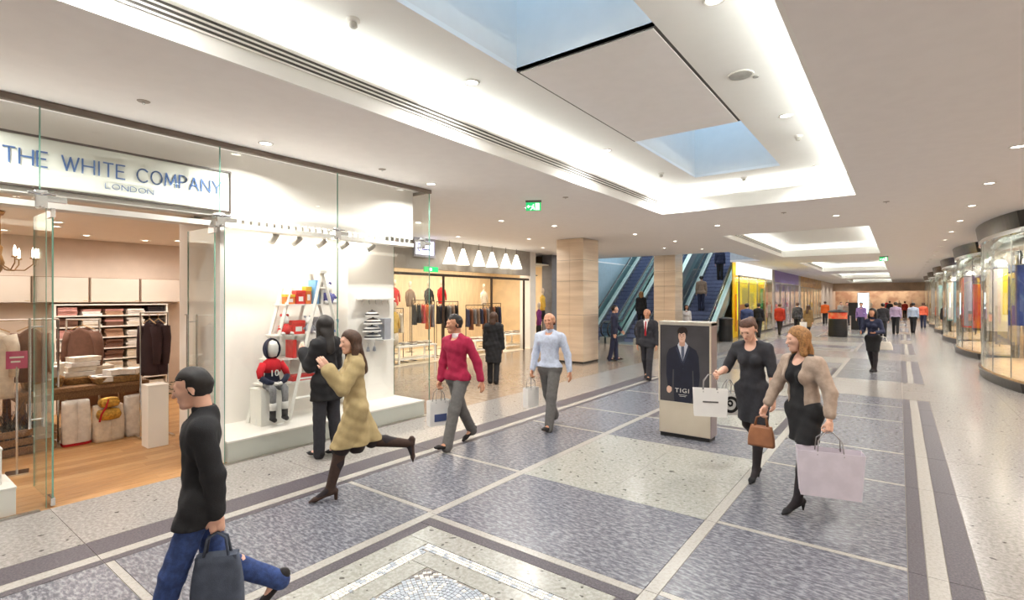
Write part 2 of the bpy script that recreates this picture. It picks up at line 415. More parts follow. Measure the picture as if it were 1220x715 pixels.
# ================================================================ outer walls
WALLP = M('wall_plaster', (226, 218, 206), .8, var=.02)
def wall(name, x0, x1, y0, y1, z0, z1, mat, label):
    return B().box(x0, x1, y0, y1, z0, z1).build(name, mat, label=label, cat='wall', kind='structure')
wall('wall_end', -17, 7, 78, 78.2, 0, 3.87, WALLP, 'far end wall of the mall behind the warm lit shop')
wall('wall_behind', -17, 7, -9, -8.8, 0, 3.87, WALLP, 'wall closing the mall behind the viewer')
wall('wall_right', 6.5, 6.7, -8.8, 78, 0, 3.87, WALLP, 'back wall of the right hand shops')
wall('wall_left', -16.7, -16.5, -8.8, 78, 0, 3.87, WALLP, 'back wall of the left hand shops')
# ================================================================ ceiling fittings
dl0 = None
def downlight(x, y, z, label, group, gain=None):
    global dl0
    if dl0 is None:
        t = thing('downlight', label, 'downlight', (x, y, z), 0, group)
        B().lathe([(.062, 0), (.085, 0), (.085, -.008), (.075, -.012), (.062, -.004)], n=20, cap=False).build('trim', WHITE, t, smooth=True)
        B().lathe([(.0, -.002), (.063, -.002), (.063, .0), (.0, .0)], n=20, cap=False).build('lens', LAMP, t)
        l = area('downlight_lamp', (0, 0, -.02), (.12, .12), DOWN_W, WARM, (0, 0, 0), 2.6, 'DISK', t)
        dl0 = t; return t
    t = dup(dl0, (x, y, z), 0, label, group)
    if gain:
        for c in t.children:
            if c.type == 'LIGHT': c.data = c.data.copy(); c.data.energy *= gain
    return t
ONE = 'first second third fourth fifth sixth seventh eighth ninth tenth'.split()
rl = 'small round downlight above the right hand bays'
for i in range(26):
    n_ = i-6; downlight(1.16, -4.2+2.5*i+.45, 3.87, (rl+', %s counting away from the viewer' % ONE[n_] if 0 <= n_ < 10 else ('far '+rl+', near the mall end' if n_ > 0 else 'recessed downlight in the right hand row behind the viewer')), 'downlights over the right bays', 2.2 if n_ >= 2 else None)
for i in range(6):
    downlight(-6.07, -5.05+2.72*i, 3.87, ('recessed downlight outside the shopfront behind the viewer, farthest back', 'recessed downlight outside the shopfront behind the viewer', 'recessed downlight outside the shopfront beside the viewer', 'round recessed downlight above the display window glass, near the sign', 'round recessed downlight at the glass shopfront corner', 'round recessed downlight just beyond the glass shopfront corner')[i], 'downlights along the glass shopfront', 2.0)
for x, y in ((-7.05, 11.1), (-7.6, 9.6), (-10.6, 11.3), (-6.1, 13.95), (-5.8, 16.4), (-9.4, 8.6), (-9.2, 13.0), (-10.4, 15.6), (-9.9, 18.4), (-6.9, 18.4), (-5.9, 19.6), (-10.9, 8.4)):
    downlight(x, y, 3.87, 'small round recessed downlight in the beige ceiling of the side lobby', 'downlights in the side lobby')
for x in (-3.7, -1.16):
    for y in (1.0, 4.16, 7.35, 10.5):
        downlight(x, y, ZU, 'coffer downlight %s of the skylights, %s' % ('left' if x < -2 else 'right', {1.0: 'overhead beyond the picture top', 4.16: 'beside the near edge of the ceiling panel', 7.35: 'beside the far edge of the ceiling panel', 10.5: 'at the far end'}[y]), 'downlights in the large coffer')
for y in (13.55, 28.2, 43.1, 58):
    for x in (-1.13, -3.7):
        downlight(x, y, 3.87, '%s hand recessed downlight on the %s ceiling strip between two coffers' % ('left' if x < -2 else 'right', {13.55: 'first', 28.2: 'second', 43.1: 'third', 58: 'fourth'}[y]), 'downlights between coffers')
for y in range(24, 76, 4):
    downlight(-5.0, y, 3.87, 'tiny far downlight in the left row along the coffers', 'far left downlights', 1.8)
sm0 = None
for x, y, z, lab in ((-3.66, 2.62, ZU, 'white smoke detector beside the near skylight'), (-1.16, 8.35, ZU, 'white smoke detector right of the far skylight'), (-3.55, 9.3, ZU, 'white smoke detector left of the far skylight'), (-2.4, 10.6, ZU, 'white smoke detector at the far end of the large coffer')):
    if sm0 is None:
        sm0 = thing('smoke_detector', lab, 'detector', (x, y, z), 0, 'smoke detectors')
        B().lathe([(.055, 0), (.055, -.02), (.04, -.03), (.0, -.03)], n=18, cap=False).build('base', WHITE, sm0, smooth=True)
        B().lathe([(.03, -.03), (.034, -.06), (.02, -.075), (0, -.075)], n=16, cap=False).build('sensor_cap', M('sensor_grey', (200, 198, 190), .5), sm0, smooth=True)
    else: dup(sm0, (x, y, z), 0, lab)
spk = thing('ceiling_speaker', 'round grey ceiling speaker grille right of the ceiling panel', 'speaker', (-1.33, 5.72, ZU))
B().lathe([(.0, -.012), (.11, -.012), (.115, -.008), (.115, 0), (0, 0)], n=28, cap=False).build('grille', M('speaker_grey', (176, 174, 170), .6, bump=.6, bscale=300), spk)
B().lathe([(.115, 0), (.13, 0), (.13, -.012), (.115, -.012)], n=28, cap=False).build('rim', WHITE, spk)
B().lathe([(0, -.01), (.03, -.01), (.03, 0)], c=(.12, .14, 0), n=14, cap=False).build('sensor', M('speaker_grey'), spk)
for x, y, lab in ((-5.7, 1.75, 'flush disc sprinkler above the shop sign'), (-5.95, 4.75, 'tiny flush sprinkler near the glass corner'), (-4.9, 8.1, 'tiny sprinkler near the exit sign'), (-2.0, 12.4, 'flush oval vent beyond the large coffer'), (-.2, 12.2, 'small dark sprinkler on the right ceiling')):
    t = thing('sprinkler', lab, 'sprinkler', (x, y, 3.87), 0, 'sprinklers')
    B().lathe([(0, -.006), (.05, -.006), (.055, 0)], n=16, cap=False).build('plate', M('sprinkler_grey', (170, 158, 148), .5), t)
    B().lathe([(0, -.03), (.012, -.028), (.012, -.006)], n=10, cap=False).build('head', CHROME, t)
GREEN = M('sign_green', (30, 170, 96), .4, var=0, emit=.9); SWHITE = M('sign_white', (245, 255, 248), .4, var=0, emit=.9)
def exit_sign(loc, rz, lab, s=1.):
    t = thing('exit_sign', lab, 'exit sign', loc, rz)
    B().box(-.2*s, .2*s, -.03, .03, -.05*s, 0).build('housing', M('housing_grey', (120, 110, 104), .5), t)
    B().box(-.19*s, .19*s, -.008, .008, -.26*s, -.05*s).build('panel', GREEN, t)
    f = B()      # running figure, door and arrow, flat white print
    def q(pts): f.prism([(x*s, z*s) for x, z in pts], -.003, 1, -.008)
    q([(.05, -.24), (.15, -.24), (.15, -.07), (.05, -.07)])
    q([(-.02, -.11), (.0, -.09), (.02, -.11), (0, -.13)]); q([(-.06, -.14), (.0, -.13), (.02, -.18), (-.03, -.19)]); q([(-.03, -.18), (0, -.18), (-.06, -.24), (-.09, -.24)]); q([(0, -.19), (.02, -.18), (.04, -.23), (.01, -.24)])
    q([(-.17, -.155), (-.12, -.11), (-.12, -.14), (-.08, -.14), (-.08, -.17), (-.12, -.17), (-.12, -.2)])
    f.build('pictogram', SWHITE, t)
    return t
exit_sign((-5.55, 8.0, 3.87), .55, 'green running man exit sign hanging near the glass corner', .75)
exit_sign((-.55, 27.8, 3.87), 0, 'tiny far green exit sign beside the distant coffers', .8)
# ================================================================ SHOP 1: the glass-fronted linen shop on the left
GX = -6.45
sf = thing('glass_shopfront', 'frameless glass shopfront with sign and steel patch fittings on the left', 'shopfront', (GX, 2.75, 0))
def pane(parent, x0, x1, y0, y1, z0, z1, edges=True, name='pane'):
    p = B().box(x0, x1, y0, y1, z0, z1).build(name, GLASS, parent)
    if edges:
        t = .004
        for q in (((x0-.001, x1+.001, y0-t, y0), (x0-.001, x1+.001, y1, y1+t)) if y1-y0 > x1-x0 else ((x0-t, x0, y0-.001, y1+.001), (x1, x1+t, y0-.001, y1+.001))):
            B().box(*q, z0, z1).build('pane_edge', GEDGE, p)
    return p
YJ = [-3.65, -2.05, -.45, 1.15, 2.75, 4.35, 6.16]
for a, b in zip(YJ[:-1], YJ[1:]):
    pane(sf, -.006, .006, a-2.75+.005, b-2.75-.005, 2.95, 3.81)
for a, b in ((-3.65, -2.05), (-2.05, -.45), (-.45, 1.2), (2.80, 4.35), (4.35, 6.16)):
    pane(sf, -.006, .006, a-2.75+.006, b-2.75-.006, .015, 2.935)
pane(sf, -.94, -.012, 3.404, 3.416, .015, 3.81)
B().box(-.04, .03, YJ[0]-2.75, 3.43, 3.81, 3.868).build('top_trim', TRIMB, sf)
B().box(-.97, -.03, 3.40, 3.43, 3.82, 3.868).build('top_trim', TRIMB, sf)
B().box(-.03, .03, -6.4, -1.6, -.006, .012).build('bottom_channel', METAL, sf); B().box(-.03, .03, .03, 3.43, -.006, .012).build('bottom_channel', METAL, sf)
pf0 = None
for yy, w_ in ((-.45, 1), (1.16, 1), (2.76, 1), (4.35, 1), (6.0, 1)):
    f = B(); f.cbox((0, 0, 2.94), (.045, .09, .17)); f.cbox((-.02, .11, 2.95), (.05, .16, .055)); f.tube([(-.14, -.0, 2.99), (.05, 0, 2.99)], .016, 8); f.tube([(-.14, 0, 2.87), (.05, 0, 2.87)], .016, 8)
    f.tube([(.03, -.1, 2.99), (.03, .1, 2.99)], .014, 8)
    f.lathe([(.0, -.02), (.028, -.018), (.028, .018), (0, .02)], c=(-.15, 0, 2.99), n=12, cap=False)
    f.build('patch_fitting', CHROME, sf, (0, yy-2.75, 0), bev=.004)
def glass_door(y, sgn, label):
    d = thing('glass_door', label, 'door', (GX-.02, y, 0))
    lf = pane(d, -.78, -.02, -.006, .006, .03, 2.86, name='leaf')
    h = B()
    for s in (-1, 1):
        h.tube([(-.66, s*.055, .66), (-.66, s*.055, 1.80)], .012, 10)
    for z in (.75, 1.71): h.tube([(-.66, -.055, z), (-.66, .055, z)], .008, 8)
    h.tube([(-.72, sgn*.055, 1.80), (-.66, sgn*.055, 1.80)], .01, 8)
    h.build('handle', CHROME, d)
    B().box(-.16, -.0, -.018, .018, .01, .09).build('hinge', CHROME, d, bev=.004); B().box(-.16, 0, -.018, .018, 2.78, 2.87).build('hinge', CHROME, d, bev=.004)
    return d
glass_door(1.25, 1, 'left glass door leaf with steel pull handle, standing open')
glass_door(2.71, -1, 'right glass door leaf with tall steel pull handle, standing open')
# bulkhead, sign and ventilation slots
bk = thing('wall_bulkhead', 'white bulkhead above the linen shop entrance', 'wall', (-6.75, 0, 0), kind='structure')
BULK = M('bulkhead_paint', (236, 232, 226), .6, var=.01)
B().box(-.2, 0, -3.9, 6.05, 3.03, 3.868).build('bulkhead_board', BULK, bk)
B().box(-.9, -.2, 2.85, 6.05, 3.09, 3.868).build('bulkhead_top', BULK, bk)
B().box(-.2, .02, -3.9, 6.05, 2.9, 2.96).build('bulkhead_soffit', WHITE, bk)
for i in range(30):
    B().hexa(*[[(-.1, -.01, z), (0.02, -.03, z), (.02, .0, z), (-.1, .02, z)] for z in (2.965, 3.03)]).build('vent_slat', WHITE, bk, (0.0, 2.92+.105*i, 0)) if i == 0 else link('vent_slat', bpy.data.objects['vent_slat'].data, bk, (0, 2.92+.105*i, 0))
B().box(-.19, -.11, 2.85, 6.05, 2.96, 3.03).build('vent_back', SLOT, bk)
area('sign_wash_lamp', (-6.62, 1.6, 3.04), (.06, 8.4), 17, (1, .94, .85), (0, PI+.35, 0))
sg = thing('shop_sign', 'framed shop sign reading THE WHITE COMPANY LONDON in blue letters', 'sign', (-6.735, .8, 3.1))
B().box(-.014, .0, 0, 2.18, 0, .48).build('sign_board', M('sign_board', (226, 230, 222), .5, var=.01), sg)
fb = M('sign_frame', (78, 68, 62), .4)
for q in ((-.014, .02, -.02, 2.2, -.02, .0), (-.014, .02, -.02, 2.2, .48, .5), (-.014, .02, -.02, 0, 0, .48), (-.014, .02, 2.18, 2.2, 0, .48)): B().box(*q).build('frame', fb, sg)
BLUE = M('letter_blue', (70, 108, 168), .35, .2)
def put_text(txt, width, height, parent, loc, mat, name, spc=1.1, rot=(PI/2, 0, PI/2), ):
    me = text_mesh(txt, 1.0, .01, spc); vs = [v.co for v in me.vertices]
    x0, x1 = min(v.x for v in vs), max(v.x for v in vs); y0, y1 = min(v.y for v in vs), max(v.y for v in vs)
    for v in me.vertices: v.co = Vector(((v.co.x-x0)/(x1-x0)*width, (v.co.y-y0)/(y1-y0)*height, v.co.z*.6))
    me.materials.clear(); me.materials.append(mat)
    o = link(name, me, parent, loc); o.rotation_euler = rot; return o
# each letter is a mesh of its own, drawn with thin strokes
def _arc(cx, cy, rx, ry, a0, a1, n=14): return [(cx+rx*math.cos(a0+(a1-a0)*i/n), cy+ry*math.sin(a0+(a1-a0)*i/n)) for i in range(n+1)]
GLYPH = {'T': [[(0, 1), (1, 1)], [(.5, 1), (.5, 0)]], 'H': [[(0, 0), (0, 1)], [(1, 0), (1, 1)], [(0, .52), (1, .52)]], 'E': [[(0, 0), (0, 1)], [(0, 1), (1, 1)], [(0, .53), (.85, .53)], [(0, 0), (1, 0)]],
         'W': [[(0, 1), (.27, 0)], [(.27, 0), (.5, .95)], [(.5, .95), (.73, 0)], [(.73, 0), (1, 1)]], 'I': [[(.5, 0), (.5, 1)]], 'C': [_arc(.55, .5, .55, .5, .75, 2*PI-.75, 18)], 'O': [_arc(.5, .5, .5, .5, 0, 2*PI, 26)],
         'M': [[(0, 0), (.1, 1)], [(.1, 1), (.5, .12)], [(.5, .12), (.9, 1)], [(.9, 1), (1, 0)]], 'P': [[(0, 0), (0, 1)], [(0, 1), (.45, 1)]+_arc(.45, .74, .5, .26, PI/2, -PI/2, 10)+[(0, .48)]],
         'A': [[(0, 0), (.5, 1)], [(.5, 1), (1, 0)], [(.2, .35), (.8, .35)]], 'N': [[(0, 0), (0, 1)], [(0, 1), (1, 0)], [(1, 0), (1, 1)]], 'Y': [[(0, 1), (.5, .48)], [(1, 1), (.5, .48)], [(.5, .48), (.5, 0)]],
         'L': [[(0, 1), (0, 0)], [(0, 0), (1, 0)]], 'D': [[(0, 0), (0, 1)], [(0, 1), (.35, 1)]+_arc(.35, .5, .6, .5, PI/2, -PI/2, 14)+[(0, 0)]]}
def stroke_letter(c, wd, h, parent, loc):
    b = B(); t = h*.05
    for k, line in enumerate(GLYPH[c]):
        for (a0, b0), (a1, b1) in zip(line[:-1], line[1:]):
            y0, z0, y1, z1 = a0*wd, b0*h, a1*wd, b1*h; L = math.hypot(y1-y0, z1-z0) or 1; ny, nz = -(z1-z0)/L*t, (y1-y0)/L*t; ey, ez = (y1-y0)/L*t*.6, (z1-z0)/L*t*.6
            b.prism([(y0-ey+ny, z0-ez+nz), (y0-ey-ny, z0-ez-nz), (y1+ey-ny, z1+ez-nz), (y1+ey+ny, z1+ez+nz)], .006+.0004*k, 0, 0)
    b.build('letter', BLUE, parent, loc)
def letters(txt, y0, y1, z, h, parent, x=.008, wide=None):
    W = {'I': .17, 'W': 1.35, 'M': 1.2, 'O': 1.1, 'C': 1.05, ' ': .55, 'L': .7, 'E': .75, 'T': .85, 'P': .8}
    tot = sum(W.get(c, 1.) for c in txt)+.32*(len(txt)-1); u = (y1-y0)/tot; p = y0
    for c in txt:
        wd = W.get(c, 1.)*u
        if c != ' ': stroke_letter(c, wd, h, parent, (x, p, z))
        p += wd+.32*u
letters('THE WHITE COMPANY', .14, 2.08, .2, .145, sg)
letters('LONDON', .92, 1.36, .075, .055, sg)
# interior shell
PINKW = M('shop_wall_beige', (212, 194, 178), .8, var=.02)
def iwall(name, q, mat, lab): return B().box(*q).build(name, mat, label=lab, cat='wall', kind='structure')
iwall('wall_shop_back', (-12.3, -12.1, -4, 6.1, 0, 3.1), PINKW, 'beige back wall inside the linen shop')
iwall('wall_shop_side', (-12.1, -7.6, 6.0, 6.12, 0, 3.87), WHITE, 'white side wall of the linen shop next to the lobby')
iwall('wall_shop_near', (-12.1, -6.5, -4.1, -4, 0, 3.87), PINKW, 'near side wall inside the linen shop')
c1 = B().box(-12.1, -6.95, -4, 2.85, 3.1, 3.18).box(-12.1, -7.65, 2.85, 6.0, 3.1, 3.18).build('ceiling_shop', M('shop_ceiling', (238, 226, 212), .8, var=.01), label='warm white ceiling inside the linen shop', cat='ceiling', kind='structure')
area('shop_lamp', (-9.3, 0.3, 3.08), (3, 5), 44*SHOP_W, (1, .86, .73))
area('shop_lamp', (-10.2, 4.0, 3.08), (2.4, 2.6), 24*SHOP_W, (1, .86, .73))
for x, y in ((-10.6, 1.2), (-10.2, 2.0), (-9.6, 1.9), (-11.2, 2.6), (-11.3, 3.5), (-11.4, 1.6), (-10.9, 3.9)):
    downlight(x, y, 3.1, 'small warm downlight in the linen shop ceiling', 'linen shop downlights', .3)
# back wall panels
CAB = M('cabinet_white', (202, 188, 174), .5, var=.01)
for i in range(8):
    y0 = -1.9+i*.78
    c = thing('wall_cabinet', 'white flush wall cabinet above the shelves, number %s from the right end' % ('one two three four five six seven eight'.split()[7-i]), 'cabinet', (-12.1, y0+.39, 1.93), 0, 'white wall cabinets')
    B().box(0, .3, -.385, .385, 0, .46).build('body', M('cabinet_edge', (150, 124, 104), .6), c); B().box(.3, .325, -.368, .368, .01, .45).build('door', CAB, c)
    B().box(.318, .326, .3, .36, .03, .04).build('handle', M('brass', (190, 160, 110), .3, .9), c)
# shelving bay with folded linen
def shelving(x, y, w_, n, z0, dz, label):
    t = thing('shelving_unit', label, 'shelving', (x, y, 0))
    wd = M('shelf_white', (238, 230, 218), .5, var=.01)
    B().box(-.02, 0, 0, w_, 0, z0+dz*(n-1)+.02).build('back_panel', M('shelf_back', (150, 118, 96), .7), t)
    for yy in (0, w_-.03): B().box(0, .42, yy, yy+.03, 0, z0+dz*(n-1)).build('side_panel', wd, t)
    for i in range(n): B().box(0, .43, 0, w_, z0+dz*i, z0+dz*i+.022).build('shelf', wd, t)
    return t
SHX, SHY, SHW = -12.02, 2.25, 1.72
shelving(SHX, SHY, SHW, 9, .28, .2, 'white shelving bay of folded linen on the shop back wall')
FC = {'cream': (236, 226, 210), 'white': (244, 240, 234), 'tan': (176, 138, 112), 'brown': (112, 78, 62), 'charcoal': (52, 46, 48), 'pink': (214, 160, 152)}
FM = {k: M('fabric_'+k, v, .9, var=.08, vscale=14, bump=.3, bscale=120) for k, v in FC.items()}
rows = [['pink', 'white', 'tan', 'white', 'charcoal'], ['brown', 'cream', 'brown', 'white', 'charcoal'], ['pink', 'cream', 'tan', 'white', 'charcoal'], ['white', 'cream', 'brown', 'white', 'charcoal'],
        ['tan', 'cream', 'brown', 'cream', 'charcoal'], ['white', 'white', 'cream', 'cream', 'white'], ['cream', 'white', 'white', 'charcoal', 'tan'], ['white', 'cream', 'white', 'tan', 'cream']]
FOLD = {}
def fold_mesh(k, i):
    if (k, i) not in FOLD:
        dx, dy = .15+.01*(i % 3), .13+.008*(i % 2)
        me = B().box(-dx, dx, -dy, dy, 0, .034).mesh('folded_piece', FM[k])
        FOLD[(k, i)] = me
    return FOLD[(k, i)]
ordw = 'first second third fourth fifth sixth seventh eighth'.split()
for r, row in enumerate(rows):
    z = .28+.2*(7-r)+.022
    for c, k in enumerate(row):
        t = thing('folded_stack', '%s folded linen stack, %s shelf from the top, %s from the left' % (k, ordw[r], ordw[c]), 'folded linen', (SHX+.24, SHY+.19+c*.335, z), 0, 'folded linen on the shelves')
        for i in range(random.choice((3, 4, 4))):
            kk = k if random.random() < .85 else random.choice(('cream', 'white', 'pink'))
            o = link('folded_piece', fold_mesh(kk, (i+c) % 3), t, (random.uniform(-.012, .012), random.uniform(-.01, .01), i*.037), random.uniform(-.05, .05))
# garment helper: hanging garment profile with folds
def hang_garment(name, label, cat, loc, rz, mat, L=.8, w_=.42, d=.1, sleeves=True, group=None):
    t = thing(name, label, cat, loc, rz, group)
    def body(u, v):
        a = 2*PI*u; z = -.06-v*L; ww = w_/2*(.86+.14*v)*(1 if v > .06 else .55+7.5*v); dd = d/2*(1+.5*v)
        f = 1+.10*math.sin(a*5+v*3)*v
        return (math.sin(a)*dd*f, math.cos(a)*ww*f, z+(.0 if v else .0)-.05*abs(math.cos(a))*(1-v)*(v < .12))
    B().grid(body, 28, 12).build('body', mat, t, smooth=True, solid=.004)
    if sleeves:
        for s in (-1, 1):
            B().tube([(0, s*w_*.40, -.14), (0, s*(w_*.52), -.3), (.01, s*(w_*.56), -.5), (.02, s*w_*.55, -.68)], [.075, .065, .055, .045], 10).build('sleeve', mat, t, smooth=True)
    B().tube([(0, -w_*.42, -.1), (0, 0, -.03), (0, w_*.42, -.1)], .008, 6).tube([(0, 0, -.03), (0, 0, .02), (.02, 0, .045), (.0, 0, .06), (-.012, 0, .04)], .004, 6).build('hanger', M('hanger_wood', (200, 160, 110), .5), t)
    return t
def rail(loc, rz, w_, h, label, mat=None):
    t = thing('clothes_rail', label, 'clothes rail', loc, rz); m = mat or CHROME
    B().tube([(0, -w_/2, h), (0, w_/2, h)], .013, 8).build('bar', m, t)
    for s in (-1, 1):
        B().tube([(0, s*w_/2, .02), (0, s*w_/2, h)], .013, 8).build('upright', m, t); B().box(-.22, .22, s*w_/2-.02, s*w_/2+.02, 0, .03).build('foot', m, t)
    return t
rail((-9.3, 1.1, 0), 0, 1.5, 1.72, 'chrome clothes rail inside the shop left of the open door')
for i, (k, L) in enumerate((('cream', .8), ('tan', .75), ('cream', .9), ('brown', .72))):
    hang_garment('hanging_garment', '%s garment on the chrome rail, %s from the left' % (k, ordw[i]), 'garment', (-9.3, .55+i*.34, 1.665), -.6, FM[k], L, .36, group='garments on the chrome rail')
hang_garment('cardigan', 'brown cardigan hanging on a wooden hanger in front of the linen shelves', 'garment', (-10.1, 2.3, 1.62), -.9, FM['brown'], .62, .46, .14)
rail((-10.1, 2.3, 0), -.9, .5, 1.68, 'slim chrome stand holding the brown cardigan')
for i in range(2):
    hang_garment('dark_coat', 'dark plum coat hanging at the shelf end, %s from the left' % ordw[i], 'garment', (-8.62, 2.72+.11*i, 1.74), -1.15, M('fabric_plum', (62, 42, 46), .9, var=.1), .78, .26, .1, group='dark coats at the shelf end')
rail((-8.62, 2.78, 0), 0, .34, 1.8, 'short chrome rail holding dark plum coats')
def plinth(x, y, w_, d, h, label, z=0, cat='plinth'):
    t = thing('display_plinth', label, cat, (x, y, z))
    B().box(-d/2, d/2, -w_/2, w_/2, .0, h-.02).build('body', WHITE, t, bev=.004); B().box(-d/2-.005, d/2+.005, -w_/2-.005, w_/2+.005, h-.02, h).build('top', WHITE, t, bev=.003)
    return t
plinth(-8.1, 2.62, .24, .24, .84, 'slim white display plinth just inside the entrance')
# display table of gifts
WOOD = M('rustic_wood', (150, 112, 74), .7, var=.2, vscale=8, aniso=(1, 8, 8)); WICK = M('wicker', (186, 146, 92), .8, var=.25, vscale=40, bump=.8, bscale=90)
tb = thing('display_table', 'rustic wooden gift table inside the linen shop', 'table', (-9.75, 2.15, 0))
B().box(-.55, .55, -.75, .75, .70, .76).build('table_top', WOOD, tb, bev=.006)
for sx in (-.48, .48):
    for sy in (-.68, .68): B().box(sx-.04, sx+.04, sy-.04, sy+.04, 0, .7).build('leg', WOOD, tb)
B().box(-.5, .5, -.7, .7, .6, .7).build('apron', WOOD, tb)
def basket(loc, w_, d, h, label):
    t = thing('wicker_basket', label, 'basket', loc)
    for k in range(6):
        z = h*k/6; f = .85+.15*k/6
        b = B(); p = [(-d/2*f, -w_/2*f), (d/2*f, -w_/2*f), (d/2*f, w_/2*f), (-d/2*f, w_/2*f), (-d/2*f, -w_/2*f)]
        b.tube([(x, y, z+h/12) for x, y in p], h/11, 8); b.build('weave_row', WICK, t, smooth=True)
    B().box(-d/2*.84, d/2*.84, -w_/2*.84, w_/2*.84, 0, .02).build('base', WICK, t)
    return t
basket((-9.5, 1.72, .765), .42, .3, .14, 'wicker basket under the white gift box'); basket((-9.35, 2.52, .765), .62, .34, .09, 'shallow wicker tray of white parcels')
basket((-9.6, 2.12, .765), .34, .34, .1, 'small wicker basket in the middle of the gift table')
def parcel(loc, d, rz, label, mat=None, cat='box', ribbon=None, name='gift_box'):
    t = thing(name, label, cat, loc, rz)
    B().box(-d[0]/2, d[0]/2, -d[1]/2, d[1]/2, 0, d[2]*.8).build('box', mat or WHITE, t, bev=.004)
    B().box(-d[0]/2-.004, d[0]/2+.004, -d[1]/2-.004, d[1]/2+.004, d[2]*.8, d[2]).build('lid', mat or WHITE, t, bev=.004)
    if ribbon: B().box(-d[0]/2-.007, d[0]/2+.007, -.01, .01, .0, d[2]+.003).build('ribbon', ribbon, t)
    return t
PINK = M('pink_print', (206, 92, 130), .6)
g = parcel((-9.5, 1.72, .79), (.2, .34, .26), -.3, 'white gift box with two pink motifs on the wicker basket')
for s in (-1, 1): B().lathe([(0, 0), (.018, .0), (.018, .003), (0, .003)], n=10, cap=False).build('motif', PINK, g, (.102, s*.05, .12)).rotation_euler = (0, PI/2, 0)
sp = [(-9.42, 2.36), (-9.3, 2.5), (-9.4, 2.66), (-9.24, 2.68), (-9.3, 2.38)]
for i, (x, y) in enumerate(sp):
    parcel((x, y, .79+.085*(i % 2)), (.2, .24, .08), .3*i, 'white wrapped parcel in the wicker tray, %s from the left' % ordw[(0, 2, 3, 4, 1)[i]], FM['white'], 'parcel', name='white_parcel')
for i in range(5):
    parcel((-9.75+.03*(i % 2), 2.15+.02*i, .79+.07*i), (.26, .34, .065), .1*i-.2, 'white linen pack at the back of the gift table, %s from the bottom' % ordw[i], FM['white' if i % 2 else 'cream'], 'linen pack', name='linen_pack')
for i in range(3):
    parcel((-9.95, 1.75+.36*i, .765), (.26, .3, .2+.08*(i % 2)), .05, 'cream box at the rear of the gift table, %s from the left' % ordw[i], FM['cream'], 'box', name='cream_box')
def sack(loc, w_, d, h, rz, label, mat, trim=None):
    t = thing('gift_sack', label, 'sack', loc, rz)
    def f(u, v):
        a = 2*PI*u; sq = lambda c: math.copysign(abs(c)**.5, c)
        k = 1+.06*math.sin(v*PI)+.03*math.sin(5*a+4*v)
        return (sq(math.cos(a))*d/2*k*(1-.15*v), sq(math.sin(a))*w_/2*k*(1-.08*v), h*v)
    B().grid(f, 28, 10).build('body', mat, t, smooth=True, solid=.006)
    B().box(-d/2*.8, d/2*.8, -w_/2*.9, w_/2*.9, .0, .02).build('bottom', mat, t)
    B().grid(lambda u, v: tuple(c*(1.02 if i < 2 else 1) for i, c in enumerate(f(u, (0 if trim else .93)+v*.06))), 28, 2).build('hem', trim or mat, t, solid=.006)
    return t
RED = M('red_fabric', (196, 34, 44), .8, var=.1)
sack((-9.02, 1.98, 0), .3, .2, .6, 0, 'white sack with a red hem standing against the gift table', FM['white'], RED)
sack((-8.95, 2.32, 0), .34, .22, .5, .1, 'middle white sack under the gold pouch at the gift table', FM['cream'])
sack((-8.98, 2.68, 0), .32, .2, .58, .1, 'right white sack standing against the gift table', FM['white'])
gp = thing('gold_pouch', 'gold pouch with a red ribbon in front of the white sack', 'pouch', (-8.83, 2.3, .3))
GOLD = M('gold_foil', (214, 168, 74), .35, .6, var=.2, vscale=30, bump=.8, bscale=40)
for k, (z, hh, ww) in enumerate(((0, .17, .15), (.175, .15, .13))):
    def pf(u, v, z=z, hh=hh, ww=ww):
        a_ = 2*PI*u; q = lambda c: math.copysign(abs(c)**.5, c); kk = .8+.35*math.sin(PI*v)+.05*math.sin(7*a_+3*v); kk *= 1 if 0 < v < 1 else .25
        return (q(math.cos(a_))*.055*kk, q(math.sin(a_))*ww*.8*kk, z+hh*v)
    B().grid(pf, 30, 10).build('parcel', GOLD, gp, smooth=True)
B().tube([(.05, -.02, .3), (.07, -.05, .2), (.06, -.1, .1), (.05, -.12, .0)], .012, 8).build('ribbon', RED, gp)
cr = thing('wooden_crate', 'slatted wooden crate holding dark branches beside the gift table', 'crate', (-9.18, 1.42, 0), .1)
for z in (.02, .13, .24):
    for q in ((.24, .26, -.32, .32), (-.26, -.24, -.32, .32)): B().box(*q, z, z+.085).build('slat', WOOD, cr)
    for q in ((-.24, .24, -.32, -.30), (-.24, .24, .30, .32)): B().box(*q, z, z+.085).build('slat', WOOD, cr)
B().box(-.24, .24, -.3, .3, .0, .02).build('base', WOOD, cr)
br = thing('branch_bundle', 'bundle of dark silvery branches in the wooden crate', 'branches', (-9.18, 1.42, .03), .1)
BRM = M('branch_dark', (96, 84, 76), .6, var=.35, vscale=30)
for i in range(46):
    x, y = random.uniform(-.16, .16), random.uniform(-.22, .22); dx, dy = random.uniform(-.22, .22), random.uniform(-.25, .25); h = random.uniform(.38, .66)
    p = [(x*.5, y*.5, 0), (x, y, h*.5), (x+dx*.6, y+dy*.6, h)]
    B().tube(p, [.006, .005, .002], 5).tube([p[1], (x-dx*.5, y+dy*.4, h*.85)], [.004, .002], 5).tube([p[1], (x+dx*.9, y-dy*.3, h*.75)], [.004, .002], 5).build('twig', BRM, br)
pl = thing('garland', 'green leafy garland on the floor beside the white sack', 'garland', (-9.2, 2.98, 0))
LEAF = M('leaf_green', (62, 92, 52), .7, var=.3)
B().lathe([(.0, 0), (.13, .0), (.15, .5), (.12, .5)], n=16, cap=False).build('pot', WICK, pl)
